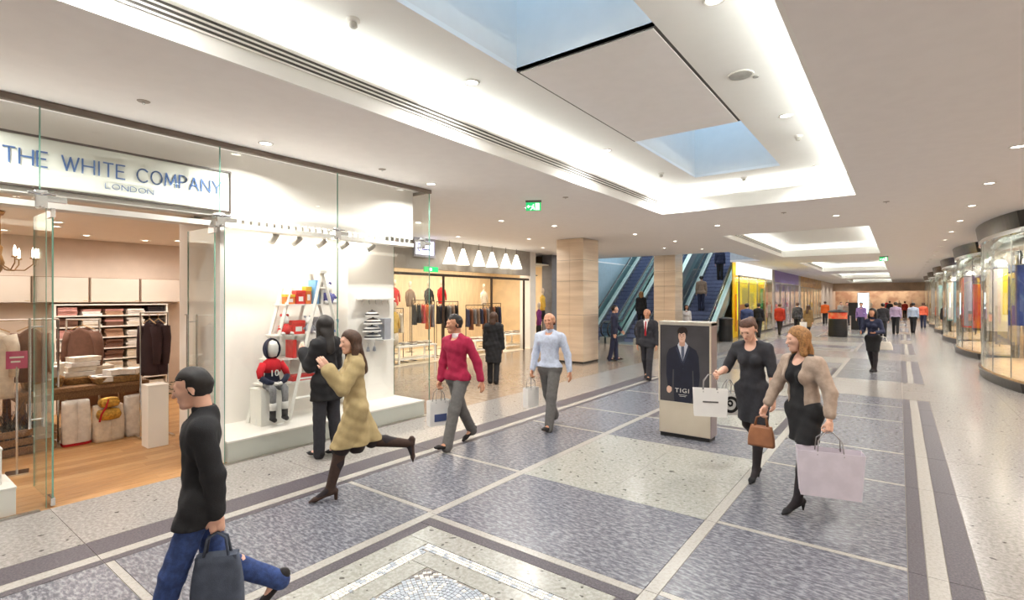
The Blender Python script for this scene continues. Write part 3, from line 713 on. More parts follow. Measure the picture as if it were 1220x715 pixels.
for i in range(40):
    a, z = random.uniform(0, 2*PI), random.uniform(.48, .68); r_ = random.uniform(.03, .2)
    B().add([(0, 0, 0), (.035, .02, .01), (.08, 0, 0), (.035, -.02, .01)], [(0, 1, 2, 3)]).build('leaf', LEAF, pl, (r_*math.cos(a), r_*math.sin(a), z), a, solid=.002)
# left window ledge with its white pedestal and post
plinth(-6.8, -.35, 2.7, .55, .26, 'low white window ledge at the left edge behind the glass'); plinth(-6.85, .72, .42, .3, .34, 'white box pedestal on the window ledge left of the door', .26)
plinth(-7.75, .93, .13, .1, 1.45, 'slender white post by the left open door', 0, 'post')
tk = thing('pink_sign', 'small pink and white card sign inside left of the entrance', 'sign', (-8.05, 1.24, 1.2), -.2)
B().box(-.005, .005, -.09, .09, 0, .2).build('card', PINK, tk); B().box(.005, .007, -.06, .06, .12, .14).build('print', WHITE, tk); B().box(.005, .007, -.05, .03, .07, .09).build('print', WHITE, tk); B().tube([(0, 0, -1.2), (0, 0, .02)], .01, 8).box(-.1, .1, -.1, .1, -1.2, -1.185).build('stand', CHROME, tk)
for i in range(4):
    plinth(-9.95-.02*i, -.2+.42*i, .36, .5, .62, 'low white gift stand behind the chrome rail, %s from the left' % ordw[i])
    parcel((-9.9, -.2+.42*i, .62), (.24, .26, .2), .1*i, 'pale gift box on a low stand behind the rail, %s from the left' % ordw[i], FM[('white', 'pink', 'cream', 'tan')[i]])
# chandelier
ch = thing('chandelier', 'small brass branched chandelier hanging in the linen shop', 'chandelier', (-8.9, 1.22, 3.1))
BR = M('old_brass', (150, 112, 66), .4, .8)
B().tube([(0, 0, 0), (0, 0, -.72)], .008, 8).build('rod', BR, ch); B().lathe([(.0, 0), (.05, -.01), (.03, -.06), (0, -.07)], n=14, cap=False).build('ceiling_rose', BR, ch, smooth=True)
B().lathe([(0, -.42), (.03, -.46), (.015, -.55), (.045, -.65), (.02, -.74), (0, -.78)], n=14, cap=False).build('stem', BR, ch, smooth=True)
for i in range(6):
    a = i*PI/3+.3; ca, sa = math.cos(a), math.sin(a)
    ar = B().tube([(0, 0, -.66), (.1*ca, .1*sa, -.74), (.22*ca, .22*sa, -.74), (.3*ca, .3*sa, -.66), (.3*ca, .3*sa, -.6)], .007, 8).build('arm', BR, ch, smooth=True)
    B().lathe([(.0, -.6), (.035, -.59), (.03, -.575), (0, -.575)], c=(.3*ca, .3*sa, 0), n=12, cap=False).build('drip_pan', BR, ar)
    B().lathe([(.01, -.575), (.012, -.53), (.016, -.5), (.004, -.45), (0, -.445)], c=(.3*ca, .3*sa, 0), n=12, cap=False).build('candle_bulb', LAMP, ar, smooth=True)
    B().lathe([(0, 0), (.012, -.02), (0, -.045)], c=(.22*ca, .22*sa, -.76), n=8, cap=False).build('crystal', GLASS, ar)
# ---------------- display window
dw = thing('wall_window_display', 'white lit back and side walls of the display window', 'wall', (0, 0, 0), kind='structure')
DISP = M('display_white', (246, 242, 236), .7, var=.005)
B().box(-7.6, -7.45, 2.85, 6.0, 0, 3.09).build('display_back', DISP, dw); B().box(-7.78, -6.56, 2.80, 2.86, 0, 3.03).build('display_side', DISP, dw)
B().box(-7.45, -7.2, 5.05, 6.0, .26, 3.03).build('display_pier', DISP, dw)
B().box(-7.45, -6.95, 2.86, 6.0, 3.0, 3.03).build('display_soffit', DISP, dw)
wl = thing('window_ledge', 'long low white platform of the display window', 'platform', (-7.0, 4.4, 0))
B().box(-.45, .5, -1.53, 1.68, 0, .24).build('body', M('ledge_face', (214, 216, 208), .5, var=.01), wl); B().box(-.45, .51, -1.54, 1.69, .24, .26).build('top', DISP, wl)
area('display_lamp', (-6.98, 4.2, 2.96), (.5, 2.4), 34*SHOP_W, (1, .92, .83), (0, -.1, 0))
for i, y in enumerate((3.7, 4.05, 4.45, 4.85, 5.35)):
    t = thing('track_spotlight', 'white track spotlight above the display window, %s from the left' % ordw[i], 'spotlight', (-7.0, y, 3.0), .3*i, 'display spotlights')
    B().box(-.03, .03, -.05, .05, -.02, 0).build('adapter', WHITE, t); B().tube([(0, 0, -.02), (0, 0, -.1)], .01, 8).build('stem', WHITE, t)
    B().tube([(.06, 0, -.10), (0, 0, -.14), (-.08, 0, -.19)], [.045, .055, .06], 14).build('housing', M('spot_grey', (196, 194, 188), .5), t, smooth=True); B().tube([(-.08, 0, -.19), (-.086, 0, -.194)], .05, 14).build('lens', LAMP, t)
# A-frame ladder shelf
la = thing('ladder_shelf', 'white A-frame ladder shelf of toys in the display window', 'ladder shelf', (-7.08, 4.42, .26))
def bar(p, q, w_, mat, parent, name):
    p, q = Vector(p), Vector(q); B().tube([p, q], w_*.62, 4).build(name, mat, parent)
for x in (.13, -.17):
    bar((x, 0, 2.16), (x, -.52, 0), .045, WHITE, la, 'rail'); bar((x, 0, 2.16), (x, .62, 0), .045, WHITE, la, 'rail')
B().box(-.22, .18, -.06, .06, 2.12, 2.17).build('top_cap', WHITE, la)
bar((-.2, -.45, 1.9), (-.2, -.95, 0), .045, WHITE, la, 'rail'); bar((.05, -.45, 1.9), (.05, -.95, 0), .045, WHITE, la, 'rail')
SHZ = (.52, .86, 1.2, 1.64)
for z in SHZ:
    k = z/2.16; B().box(-.25, .1, -.95+.5*z/1.9-.04, .62*(1-k)+.05, z, z+.022).build('shelf', WHITE, la)
for x in (.13,):
    for z in (.3, 1.9): k = z/2.16; bar((x, -.52*(1-k), z), (x, .62*(1-k), z), .03, WHITE, la, 'rung')
# toys on the ladder shelf
TOY = {n: M('toy_'+n, c, .5, var=.05) for n, c in {'orange': (230, 120, 40), 'red': (214, 44, 40), 'skyblue': (120, 180, 232), 'navy': (70, 76, 150), 'grey': (170, 174, 186), 'yellow': (240, 200, 60), 'steelblue': (110, 140, 190), 'white': (240, 240, 238)}.items()}
def toy(kind, x, y, z, d, col, label, rz=0):
    t = thing(kind, label, 'toy' if kind != 'picture_book' else 'book', (-7.08+x, 4.42+y, .26+z+.022), rz)
    if kind == 'picture_book':
        B().box(-d[0]/2, d[0]/2, -d[1]/2, d[1]/2, .003, d[2]-.003).build('pages', TOY['white'], t); B().box(-d[0]/2, d[0]/2-.0, -d[1]/2-.003, -d[1]/2, 0, d[2]).build('cover', TOY[col], t); B().box(-d[0]/2, d[0]/2, d[1]/2, d[1]/2+.003, 0, d[2]).build('cover', TOY[col], t); B().box(d[0]/2, d[0]/2+.003, -d[1]/2-.003, d[1]/2+.003, 0, d[2]).build('spine', TOY[col], t)
    elif kind == 'toy_box':
        B().box(-d[0]/2, d[0]/2, -d[1]/2, d[1]/2, 0, d[2]*.75).build('box', TOY[col], t, bev=.004); B().box(-d[0]/2-.004, d[0]/2+.004, -d[1]/2-.004, d[1]/2+.004, d[2]*.75, d[2]).build('lid', TOY['yellow' if col == 'orange' else col], t, bev=.004)
        B().box(d[0]/2, d[0]/2+.003, -d[1]/4, d[1]/4, d[2]*.2, d[2]*.55).build('print', TOY['white'], t)
    elif kind == 'soft_toy':
        h = d[2]; B().lathe([(0, 0), (.3*h, .04*h), (.32*h, .25*h), (.2*h, .5*h), (0, .52*h)], n=14, cap=False).build('body', TOY[col], t, smooth=True)
        B().lathe([(0, .46*h), (.2*h, .55*h), (.22*h, .72*h), (.12*h, .9*h), (0, .94*h)], n=14, cap=False).build('head', TOY['white'], t, smooth=True)
        for s in (-1, 1):
            B().lathe([(0, 0), (.08*h, .03*h), (.06*h, .12*h), (0, .14*h)], c=(0, s*.15*h, .86*h), n=10, cap=False).build('ear', TOY[col], t, smooth=True); B().tube([(.05*h, s*.25*h, .42*h), (.2*h, s*.34*h, .25*h)], [.08*h, .06*h], 8).build('arm', TOY[col], t, smooth=True); B().tube([(.1*h, s*.18*h, .07*h), (.36*h, s*.22*h, .06*h)], [.1*h, .08*h], 8).build('foot', TOY['white'], t, smooth=True)
    return t
for a in (('toy_box', .0, -.46, 1.64, (.12, .14, .14), 'orange', 'orange toy box, leftmost on the top ladder shelf'), ('toy_box', .0, -.3, 1.64, (.12, .14, .2), 'red', 'red toy box on the top ladder shelf'), ('toy_box', .0, -.17, 1.64, (.1, .09, .26), 'orange', 'tall orange toy box on the top ladder shelf'),
          ('picture_book', .0, -.06, 1.64, (.2, .05, .36), 'skyblue', 'tall sky blue book on the top ladder shelf'), ('picture_book', 0, .02, 1.64, (.2, .04, .33), 'white', 'white book on the top ladder shelf'), ('soft_toy', .0, .17, 1.64, (.2, .2, .34), 'navy', 'navy and orange soft toy, rightmost on the top shelf'),
          ('soft_toy', 0, -.52, 1.2, (.2, .2, .3), 'red', 'red soft toy on the second ladder shelf, far left'), ('toy_box', 0, -.34, 1.2, (.14, .2, .2), 'red', 'red toy box on the second ladder shelf'), ('soft_toy', .02, -.17, 1.2, (.2, .2, .27), 'grey', 'grey and white soft toy on the second ladder shelf'),
          ('toy_box', 0, .08, 1.2, (.16, .22, .24), 'grey', 'grey box on the second ladder shelf'), ('toy_box', 0, .26, 1.2, (.16, .12, .2), 'steelblue', 'steel blue box at the right end of the second shelf'),
          ('picture_book', 0, -.42, .86, (.2, .05, .26), 'red', 'thin red book on the third ladder shelf'), ('picture_book', 0, -.3, .86, (.2, .05, .24), 'white', 'white book on the third ladder shelf'), ('toy_box', 0, .06, .86, (.16, .26, .2), 'steelblue', 'blue box on the third ladder shelf'),
          ('toy_box', .0, -.25, .52, (.2, .4, .08), 'red', 'flat red box on the lowest ladder shelf'), ('toy_box', .0, .2, .52, (.2, .3, .1), 'white', 'flat white box on the lowest ladder shelf')):
    toy(*a)
DEN = M('denim_cloth', (118, 138, 168), .9, var=.15, vscale=25)
for i, y in enumerate((-.1, .02, .14)):
    t = thing('hanging_jeans', 'small %s trousers hanging under the third ladder shelf, %s from the left' % (('blue', 'pale blue', 'slate')[i], ordw[i]), 'trousers', (-6.95, 4.42+y, .26+1.14), 0, 'little trousers on the ladder')
    m = M('denim_%d' % i, ((118, 138, 168), (150, 164, 184), (98, 110, 136))[i], .9, var=.15, vscale=25)
    B().box(-.02, .02, -.055, .055, -.14, 0).build('waist', m, t)
    for s in (-1, 1): B().tube([(0, s*.028, -.13), (0, s*.034, -.5)], [.032, .026], 8).build('leg', m, t, smooth=True)
    B().tube([(0, -.05, .003), (0, .05, .003)], .004, 6).build('hanger', CHROME, t)
# seated child mannequin
def add_mannequin():
    t = thing('child_mannequin', 'seated white child mannequin in a red and navy hoodie with number 10', 'mannequin', (-6.98, 3.66, .26))
    SK = M('mannequin_white', (226, 224, 220), .4, var=.01); NAVY = M('hoodie_navy', (34, 38, 62), .9); RD = M('hoodie_red', (206, 30, 44), .9); GR = M('leggings_grey', (150, 150, 154), .9, var=.2, vscale=60); BK = M('mannequin_boot', (44, 42, 44), .7)
    z = .52
    B().lathe([(.06, 0), (.10, .06), (.075, .2), (.082, .25)], c=(0, 0, z-.02), n=18, sx=.75, sy=1.25).build('torso_hoodie', NAVY, t, smooth=True)
    B().lathe([(.104, 0), (.112, .08), (.10, .15), (.05, .19)], c=(0, 0, z+.20), n=18, sx=.75, sy=1.2).build('hoodie_yoke', RD, t, smooth=True)
    B().lathe([(0, -.12), (.06, -.1), (.085, -.03), (.085, .04), (.06, .1), (0, .125)], c=(.01, 0, z+.52), n=18, sx=1.05, sy=.95, cap=False).build('head', SK, t, smooth=True)
    def hood(u, v):
        a = PI*(.16+1.68*u)+PI; b = PI*(v-.5)*.98
        return (.012+.115*math.cos(b)*(-math.cos(a))*-1, .112*math.cos(b)*math.sin(a), z+.52+.15*math.sin(b))
    B().grid(lambda u, v: ((lambda a, b: (.0-.118*math.cos(b)*math.cos(a), .108*math.cos(b)*math.sin(a), z+.52+.148*math.sin(b)))(PI*1.32*(u-.5), PI*(v-.47)*.95)), 16, 12).build('hood', NAVY, t, smooth=True, solid=.012)
    for s in (-1, 1):
        B().tube([(0, s*.12, z+.32), (.03, s*.18, z+.22), (.07, s*.19, z+.14)], [.05, .048, .04], 10).build('sleeve', RD, t, smooth=True)
        B().tube([(.07, s*.19, z+.14), (.12, s*.12, z+.08), (.15, s*.05, z+.06)], [.042, .038, .03], 10).build('cuff_sleeve', NAVY, t, smooth=True)
        B().tube([(.14, s*.07, z+.055), (.17, s*.03, z+.05), (.175, s*-.01, z+.05)], [.026, .028, .015], 8).build('hand', SK, t, smooth=True)
        B().tube([(.0, s*.06, z+.02), (.12, s*.08, z+.0), (.19, s*.085, z-.02), (.20, s*.085, z-.12), (.19, s*.085, z-.26)], [.065, .06, .05, .043, .035], 10).build('leg', GR, t, smooth=True)
        B().tube([(.19, s*.085, z-.24), (.19, s*.085, z-.40)], [.043, .04], 10).tube([(.17, s*.085, z-.41), (.25, s*.085, z-.43)], [.04, .03], 10).build('boot', BK if True else SK, t, smooth=True)
        B().tube([(.2, s*.085, z-.3), (.195, s*.085, z-.2)], .046, 10).build('sock', SK, t, smooth=True)
    put_text('10', .1, .085, t, (.094, -.05, z+.15), WHITE, 'number_print')
    return t
add_mannequin()
plinth(-7.05, 3.64, .34, .3, .5, 'white cube seat under the child mannequin', .26)
# hats on the pier
hs = thing('wall_shelf', 'small white shelf with hooks on the display pier', 'shelf', (-7.2, 5.5, 1.98)); B().box(0, .16, -.28, .4, 0, .03).build('board', WHITE, hs)
for i in range(5): B().tube([(.08, -.22+.13*i, 0), (.08, -.22+.13*i, -.05), (.1, -.22+.13*i, -.07)], .005, 6).build('hook', CHROME, hs)
STW = M('hat_white', (232, 230, 226), .9); STB = M('hat_black', (40, 38, 42), .9)
for i in range(4):
    t = thing('striped_hat', 'black and white striped knitted hat on the pier, %s from the top' % ordw[i], 'hat', (-7.03, 5.4+.02*(i % 2), 1.70-.125*i), 0, 'striped hats')
    r_ = .15 if i else .12
    for k in range(4):
        f = lambda q: math.sqrt(max(0, 1-(q/4.05)**2))
        B().lathe([(r_*f(k), .026*k), (r_*f(k+.5)*1.03, .026*k+.013), (r_*f(k+1), .026*(k+1))], n=18, cap=(k == 3)).build('knit_band', STB if k % 2 else STW, t, smooth=True)
    B().lathe([(0, .09), (.02, .105), (0, .125)], n=10, cap=False).build('pompom', STB, t, smooth=True); B().tube([(-.168, 0, .05), (-.02, 0, .05)], .006, 6).build('peg', CHROME, t)
bx = parcel((-7.1, 5.72, 1.30), (.16, .14, .36), 0, 'tall grey box behind the striped hats', TOY['grey'], ); B().box(-.1, .12, -.12, .12, -.02, 0).build('bracket', WHITE, bx)
for i, y in enumerate((5.3, 5.42, 5.55)):
    t = thing('small_tag_toy', 'tiny white trinket under the striped hats, %s from the left' % ordw[i], 'trinket', (-7.19, y, 1.16), 0, 'white trinkets'); B().lathe([(0, 0), (.03, .01), (.02, .07), (0, .1)], c=(.03, 0, -.06), n=10, cap=False).build('charm', TOY['grey'], t, smooth=True); B().tube([(0, 0, .09), (.04, 0, .09), (.03, 0, .03)], .004, 6).build('hook', CHROME, t)
# ================================================================ metal-clad columns
CLAD = M('column_cladding', (236, 220, 200), .3, .45, var=.1, vscale=1.4, rgb2=(216, 198, 176), aniso=(.3, .3, 4))
def column(x0, x1, y0, y1, h, label):
    t = thing('column', label, 'column', ((x0+x1)/2, (y0+y1)/2, 0)); dx, dy = (x1-x0)/2, (y1-y0)/2
    B().box(-dx+.02, dx-.02, -dy+.02, dy-.02, 0, h).build('core', DARKM, t)
    zs = [.06, 1.5, 2.55, 3.2, h] if h < 5 else [.06, 1.5, 2.55, 3.2, 4.6, h]
    for a, b in zip(zs[:-1], zs[1:]):
        for u0, u1 in ((-dx, -.003), (.003, dx)):
            for s in (-1, 1):
                q = B().box(u0, u1, *(sorted((s*(dy-.02), s*dy))), a+.004, b-.004).build('cladding_panel', CLAD, t)
        for s in (-1, 1): B().box(*(sorted((s*(dx-.02), s*dx))), -dy+.02, dy-.02, a+.004, b-.004).build('cladding_panel', CLAD, t)
    B().box(-dx+.01, dx-.01, -dy+.01, dy-.01, 0, .06).build('skirting', DARKM, t)
column(-8.65, -7.7, 13.76, 14.75, 3.866, 'broad steel-clad column in front of the lit boutique')
column(-8.65, -7.7, 21.8, 22.75, 6.5, 'steel-clad column between the two escalator groups')
# ================================================================ escalators
STEPM = M('step_blue', (58, 66, 100), .5, .3, var=.1); RISER = M('riser_blue', (126, 138, 176), .5, .3, var=.1); ESG = glass('escalator_glass', (.80, .89, .85)); RUB = M('handrail_rubber', (30, 32, 36), .5); ALU = M('escalator_aluminium', (176, 184, 184), .35, .8, var=.03)
TRUSS = M('escalator_truss', (120, 150, 156), .35, .4)
def escalator(x0, x1, ys, label, zt=7.4, rise=.72):
    t = thing('escalator', label, 'escalator', ((x0+x1)/2, ys, 0)); hw = (x1-x0)/2; iw = hw-.22
    run = zt/rise; L0 = 1.2
    n = int(zt/.2); tr = .2/rise
    sm = B().box(-iw, iw, 0, tr+.02, .16, .2).mesh('step', STEPM); rm = B().box(-iw, iw, 0, .03, 0, .2).mesh('riser', RISER)
    for i in range(n):
        s = link('step', sm, t, (0, L0+i*tr, i*.2)); link('riser', rm, s)
    B().box(-iw, iw, -.1, L0+.02, 0, .02).build('landing_plate', ALU, t)
    for s in (-1, 1):
        a, b = s*iw, s*hw; lo, hi = min(a, b), max(a, b)
        pr = lambda off0, off1: [(L0-.9, max(off0, -.0)), (L0, max(off0, 0)), (L0+run, zt+off0), (L0+run, zt+off1), (L0, off1), (L0-.9, off1)]
        B().prism([(y, z) for y, z in [(-.2, 0), (L0+.3, 0), (L0+run, zt-.35), (L0+run, zt+.28), (L0, .32), (-.2, .30)]], hi-lo, 0, lo).build('skirt_panel', ALU, t)
        c = (lo+hi)/2
        B().prism([(0, .3), (L0, .32), (L0+run, zt+.28), (L0+run, zt+.92), (L0, .96), (.1, .94), (-.12, .75), (-.1, .4)], .012, 0, c-.006).build('balustrade_glass', ESG, t)
        B().tube([(c, .1, .30), (c, -.12, .36), (c, -.26, .5), (c, -.28, .7), (c, -.16, .9), (c, .1, .98), (c, L0, 1.0), (c, L0+run, zt+.97)], .035, 8).build('handrail', RUB, t, smooth=True)
        B().tube([(c, .1, .94), (c, L0, .955), (c, L0+run, zt+.92)], .03, 6).build('rail_profile', ALU, t)
    B().prism([(L0-.2, -.0), (L0+.6, 0), (L0+run, zt-.9), (L0+run, zt-.35), (L0+.3, .0)], 2*hw-.04, 0, -hw+.02).build('truss', TRUSS, t)
    return t
escalator(-11.95, -10.45, 20.75, 'left escalator with blue steps beside the side lobby')
escalator(-10.35, -8.85, 20.75, 'middle escalator with blue steps behind the first column')
escalator(-8.75, -6.92, 23.1, 'right escalator with blue steps behind the advertising kiosk')
wall('wall_escalator', -12.5, -12.3, 19.3, 34, 0, 3.87, UPB, 'pale blue wall beside the left escalator')
area('void_lamp', (-10.5, 20.0, 3.8), (2, 1.5), 24, (1, .97, .93))
# ================================================================ SHOP 2: bright boutique beyond the lobby
BX = -11.75
PALEW = M('pale_birch', (240, 218, 182), .6, var=.06, vscale=2, aniso=(1, 6, 1)); DKF = M('dark_rail', (70, 60, 54), .4, .5); CREAMF = M('boutique_floor', (240, 228, 206), .2, var=.02)
iwall('wall_boutique_back', (-15.6, -15.4, 6.2, 19, 0, 3.87), PALEW, 'pale birch back wall of the bright boutique')
iwall('wall_boutique_left', (-15.4, BX, 7.2, 7.35, 0, 3.87), PALEW, 'pale birch left wall of the bright boutique')
iwall('wall_boutique_right', (-15.4, BX-.5, 18.9, 19.1, 0, 3.87), PALEW, 'pale birch right wall of the bright boutique')
iwall('wall_boutique_fascia', (BX-.15, BX, 7.35, 16.7, 2.92, 3.868), M('fascia_grey', (168, 162, 154), .6), 'grey fascia above the boutique entrance')
B().box(-15.4, BX-.15, 7.35, 18.9, 3.4, 3.46).build('ceiling_boutique', WHITE, label='white ceiling inside the bright boutique', cat='ceiling', kind='structure')
B().box(-15.4, BX, 7.35, 18.9, 0, .008).build('floor_boutique', CREAMF, label='glossy cream floor inside the bright boutique', cat='floor', kind='structure')
iwall('wall_boutique_pier', (BX-.5, BX, 16.7, 17.1, 0, 3.868), WHITE, 'white pier at the right end of the boutique entrance')
iwall('wall_boutique_end', (BX-.5, BX, 18.3, 19.1, 0, 3.868), M('slate_end', (120, 122, 128), .5), 'slate grey end pier of the boutique beside the escalator')
area('boutique_lamp', (-13.5, 13.2, 3.38), (2.6, 9), 190*SHOP_W, (1, .87, .72))
TRI = M('cone_lamp', (255, 248, 232), .5, var=0, emit=1.3)
for i, y in enumerate((11.86, 12.5, 13.3, 14.0, 14.8, 15.45)):
    t = thing('cone_pendant', 'glowing white cone pendant over the boutique entrance, %s from the left' % ordw[i], 'pendant lamp', (BX+.25, y, 3.868), 0, 'cone pendants')
    B().tube([(0, 0, 0), (0, 0, -.22)], .008, 6).build('cord', DKF, t); B().lathe([(.05, -.22), (.06, -.25), (.22, -.75), (.20, -.75), (.05, -.26)], n=22, cap=False).build('shade', TRI, t, smooth=True)
fr = thing('entrance_frame', 'dark slim metal frame across the boutique entrance', 'frame', (BX, 13, 0))
B().box(-.06, .02, -5, 3.6, 2.72, 2.80).build('head_rail', DKF, fr)
for y in (-1.15, 1.3, 3.3): B().box(-.05, .01, y-.03, y+.03, 0, 2.72).build('post', DKF, fr)
sb = thing('lightbox_sign', 'small lilac lit box sign at the left of the boutique fascia', 'sign', (BX+.02, 10.95, 3.3))
B().box(0, .06, -.45, .45, -.02, .56).build('case', M('case_grey', (170, 170, 182), .5), sb); B().box(.06, .065, -.38, .38, .06, .48).build('face', M('lilac_lit', (226, 224, 255), .4, var=0, emit=1.6), sb)
VI = M('violet_print', (96, 92, 190), .5)
for q in ((-.28, -.25, .16, .40), (-.28, -.20, .37, .40), (-.28, -.20, .16, .19), (-.14, .24, .2, .235)): B().box(.065, .069, *q).build('print', VI, sb)
xs2 = thing('exit_plate', 'tiny green exit plate under the lilac sign', 'sign', (BX+.02, 11.25, 3.0)); B().box(0, .03, -.3, .3, -.16, 0).build('plate', GREEN, xs2); B().box(.03, .033, -.1, .02, -.12, -.04).build('print', SWHITE, xs2)
# boutique racks and garments
GC = {'black': (34, 32, 34), 'red': (206, 44, 50), 'orange': (222, 120, 44), 'navy': (48, 52, 78), 'taupe': (140, 118, 100), 'grey': (128, 128, 132), 'brown': (120, 76, 54), 'purple': (128, 50, 120), 'yellow': (232, 190, 80), 'ivory': (232, 222, 204)}
GM = {k: M('cloth_'+k, v, .9, var=.1, vscale=12) for k, v in GC.items()}
def rack(x, y, w_, h, cols, place):
    rail((x, y, 0), 0, w_, h, 'dark boutique rail %s' % place, DKF)
    n = len(cols)
    for i, c in enumerate(cols):
        hang_garment('boutique_garment', '%s garment %s from the left on the boutique rail %s' % (c, ordw[i], place), 'garment', (x, y-w_/2+w_*(i+.5)/n, h-.055), 1.1, GM[c], random.uniform(.62, .85), .34, .1, False, 'garments on the rail '+place)
rack(-12.6, 11.75, 1.0, 1.95, ['black', 'black', 'red', 'orange', 'grey'], 'nearest the glass corner')
rack(-12.9, 13.2, 1.1, 1.9, ['black', 'navy', 'black', 'grey', 'taupe', 'black'], 'left of the middle post')
rack(-13.2, 15.2, 1.4, 1.75, ['navy', 'brown', 'grey', 'taupe', 'navy', 'brown', 'grey'], 'right of the middle post')
rack(-13.8, 16.8, 1.2, 1.8, ['grey', 'taupe', 'navy', 'brown', 'black', 'navy'], 'at the far right')
rack(-12.5, 10.3, 1.0, 1.7, ['ivory', 'grey', 'ivory', 'taupe', 'ivory'], 'at the far left')
def bust(x, y, z, c1, label, rz=0, head=True, c2=None, stand=True):
    t = thing('mannequin', label, 'mannequin', (x, y, z), rz); SKM = M('mannequin_cream', (226, 210, 190), .5)
    B().lathe([(.13, 0), (.15, .1), (.115, .28), (.15, .45), (.16, .55), (.07, .64), (.05, .66)], n=18, sx=.68, sy=1.15).build('top', GM[c1], t, smooth=True)
    B().lathe([(.045, .64), (.04, .74)], n=12).build('neck', SKM, t, smooth=True)
    if head: B().lathe([(0, .72), (.06, .75), (.075, .84), (.06, .93), (0, .96)], n=14, sy=.85, cap=False).build('head', SKM, t, smooth=True)
    for s in (-1, 1): B().tube([(0, s*.15, .55), (.02, s*.21, .35), (.05, s*.2, .14)], [.05, .042, .03], 8).build('arm', GM[c1], t, smooth=True)
    if c2:
        B().lathe([(.13, .02), (.16, -.1), (.15, -.35)], n=18, sx=.7, sy=1.1).build('skirt', GM[c2], t, smooth=True)
    if stand: B().tube([(0, 0, 0), (0, 0, -z)], .015, 8).lathe([(0, 0), (.16, 0), (.16, .015), (0, .02)], c=(0, 0, -z), n=16, cap=False).build('stand', DKF, t)
    return t
for a in ((-14.6, 12.2, 1.75, 'red', 'mannequin bust in a red top high on the boutique wall, left'), (-14.6, 14.6, 1.8, 'red', 'mannequin bust in a red top high on the boutique wall, middle'), (-14.6, 13.9, 1.75, 'black', 'mannequin bust in a black top high on the boutique wall'), (-14.6, 12.95, 1.7, 'taupe', 'mannequin bust in a taupe top on the boutique wall'), (-14.6, 17.2, 1.7, 'ivory', 'mannequin bust in an ivory top at the right of the boutique')):
    bust(*a)
bust(-12.15, 10.15, .95, 'yellow', 'mannequin in a yellow top at the left end of the boutique', .3, True, 'ivory')
bust(-11.9, 17.55, .9, 'purple', 'mannequin in purple near the boutique end pier', .3, True, 'black'); bust(-11.95, 17.9, 1.5, 'yellow', 'tall mannequin in yellow top and black skirt in the end window', .3, True, 'black')
hb = thing('hat_stand', 'black hat on a slim stand high in the boutique end window', 'hat', (-12.2, 17.42, 0)); B().tube([(0, 0, 0), (0, 0, 2.9)], .012, 8).lathe([(0, 0), (.12, 0), (.12, .02)], n=14, cap=False).build('stand', DKF, hb); B().lathe([(.0, 2.95), (.26, 2.95), (.27, 2.97), (.14, 3.0), (.13, 3.14), (.08, 3.2), (0, 3.2)], n=20, cap=False).build('hat', GM['black'], hb, smooth=True)
def low_table(x, y, w_, d, h, label, n, cols):
    t = thing('display_table', label, 'table', (x, y, 0)); B().box(-d/2, d/2, -w_/2, w_/2, h-.05, h).build('table_top', WHITE, t, bev=.005)
    for sx in (-1, 1):
        for sy in (-1, 1): B().box(sx*(d/2-.05)-.025, sx*(d/2-.05)+.025, sy*(w_/2-.05)-.025, sy*(w_/2-.05)+.025, 0, h-.05).build('leg', WHITE, t)
    B().box(-d/2+.04, d/2-.04, -w_/2+.04, w_/2-.04, .12, .15).build('lower_shelf', WHITE, t)
    for i in range(n):
        q = thing('folded_stack', '%s folded clothes on the %s, %s from the left' % (cols[i % len(cols)], label.split(' near')[0], ordw[i]), 'folded clothes', (x, y-w_/2+w_*(i+.5)/n, h), 0)
        for k in range(3): B().box(-.12, .12, -.1, .1, 0, .03).build('folded_piece', GM[cols[(i+k) % len(cols)]], q, (0, 0, .032*k), .05*k)
low_table(-12.6, 16.4, 1.3, .7, .6, 'white low table near the boutique right side', 4, ['ivory', 'grey', 'ivory', 'taupe'])
low_table(-12.4, 14.4, 1.2, .6, .5, 'white bench table near the boutique middle', 3, ['ivory', 'brown', 'ivory'])
low_table(-12.3, 11.0, 1.6, .6, .55, 'white long table near the boutique left side', 5, ['ivory', 'ivory', 'grey', 'ivory', 'taupe'])
ss = thing('shoe_shelving', 'pale wall shelving with rows of shoes at the boutique left', 'shelving', (-15.35, 11.0, 0))
B().box(0, .03, -1.6, 1.6, 0, 1.9).build('back_panel', PALEW, ss)
for j in range(6): B().box(0, .35, -1.6, 1.6, .25+.28*j, .275+.28*j).build('shelf', PALEW, ss)
for y in (-1.6, 0, 1.57): B().box(0, .35, y, y+.03, 0, 1.9).build('upright', PALEW, ss)
shm = [B().lathe([(0, 0), (.05, .0), (.05, .03), (.03, .07), (0, .08)], n=10, sx=2.0, cap=False).mesh('shoe_upper', GM[c], True) for c in ('brown', 'black', 'ivory', 'red')]
shh = B().box(-.1, -.06, -.03, .03, 0, .03).mesh('heel', GM['black'])
for j in range(6):
    for i in range(10):
        if abs(i-4.7) < .4: continue
        c = random.randrange(4)
        o = thing('shelf_shoe', '%s shoe on boutique shoe shelf %s from the bottom, %s in the row' % (('brown', 'black', 'ivory', 'red')[c], ordw[j], (ordw+['ninth', 'tenth'])[i]), 'shoe', (-15.15, 11.0-1.45+.31*i, .276+.28*j), 0, 'shoes on the boutique shelves')
        link('upper', shm[c], o); link('heel', shh, o)
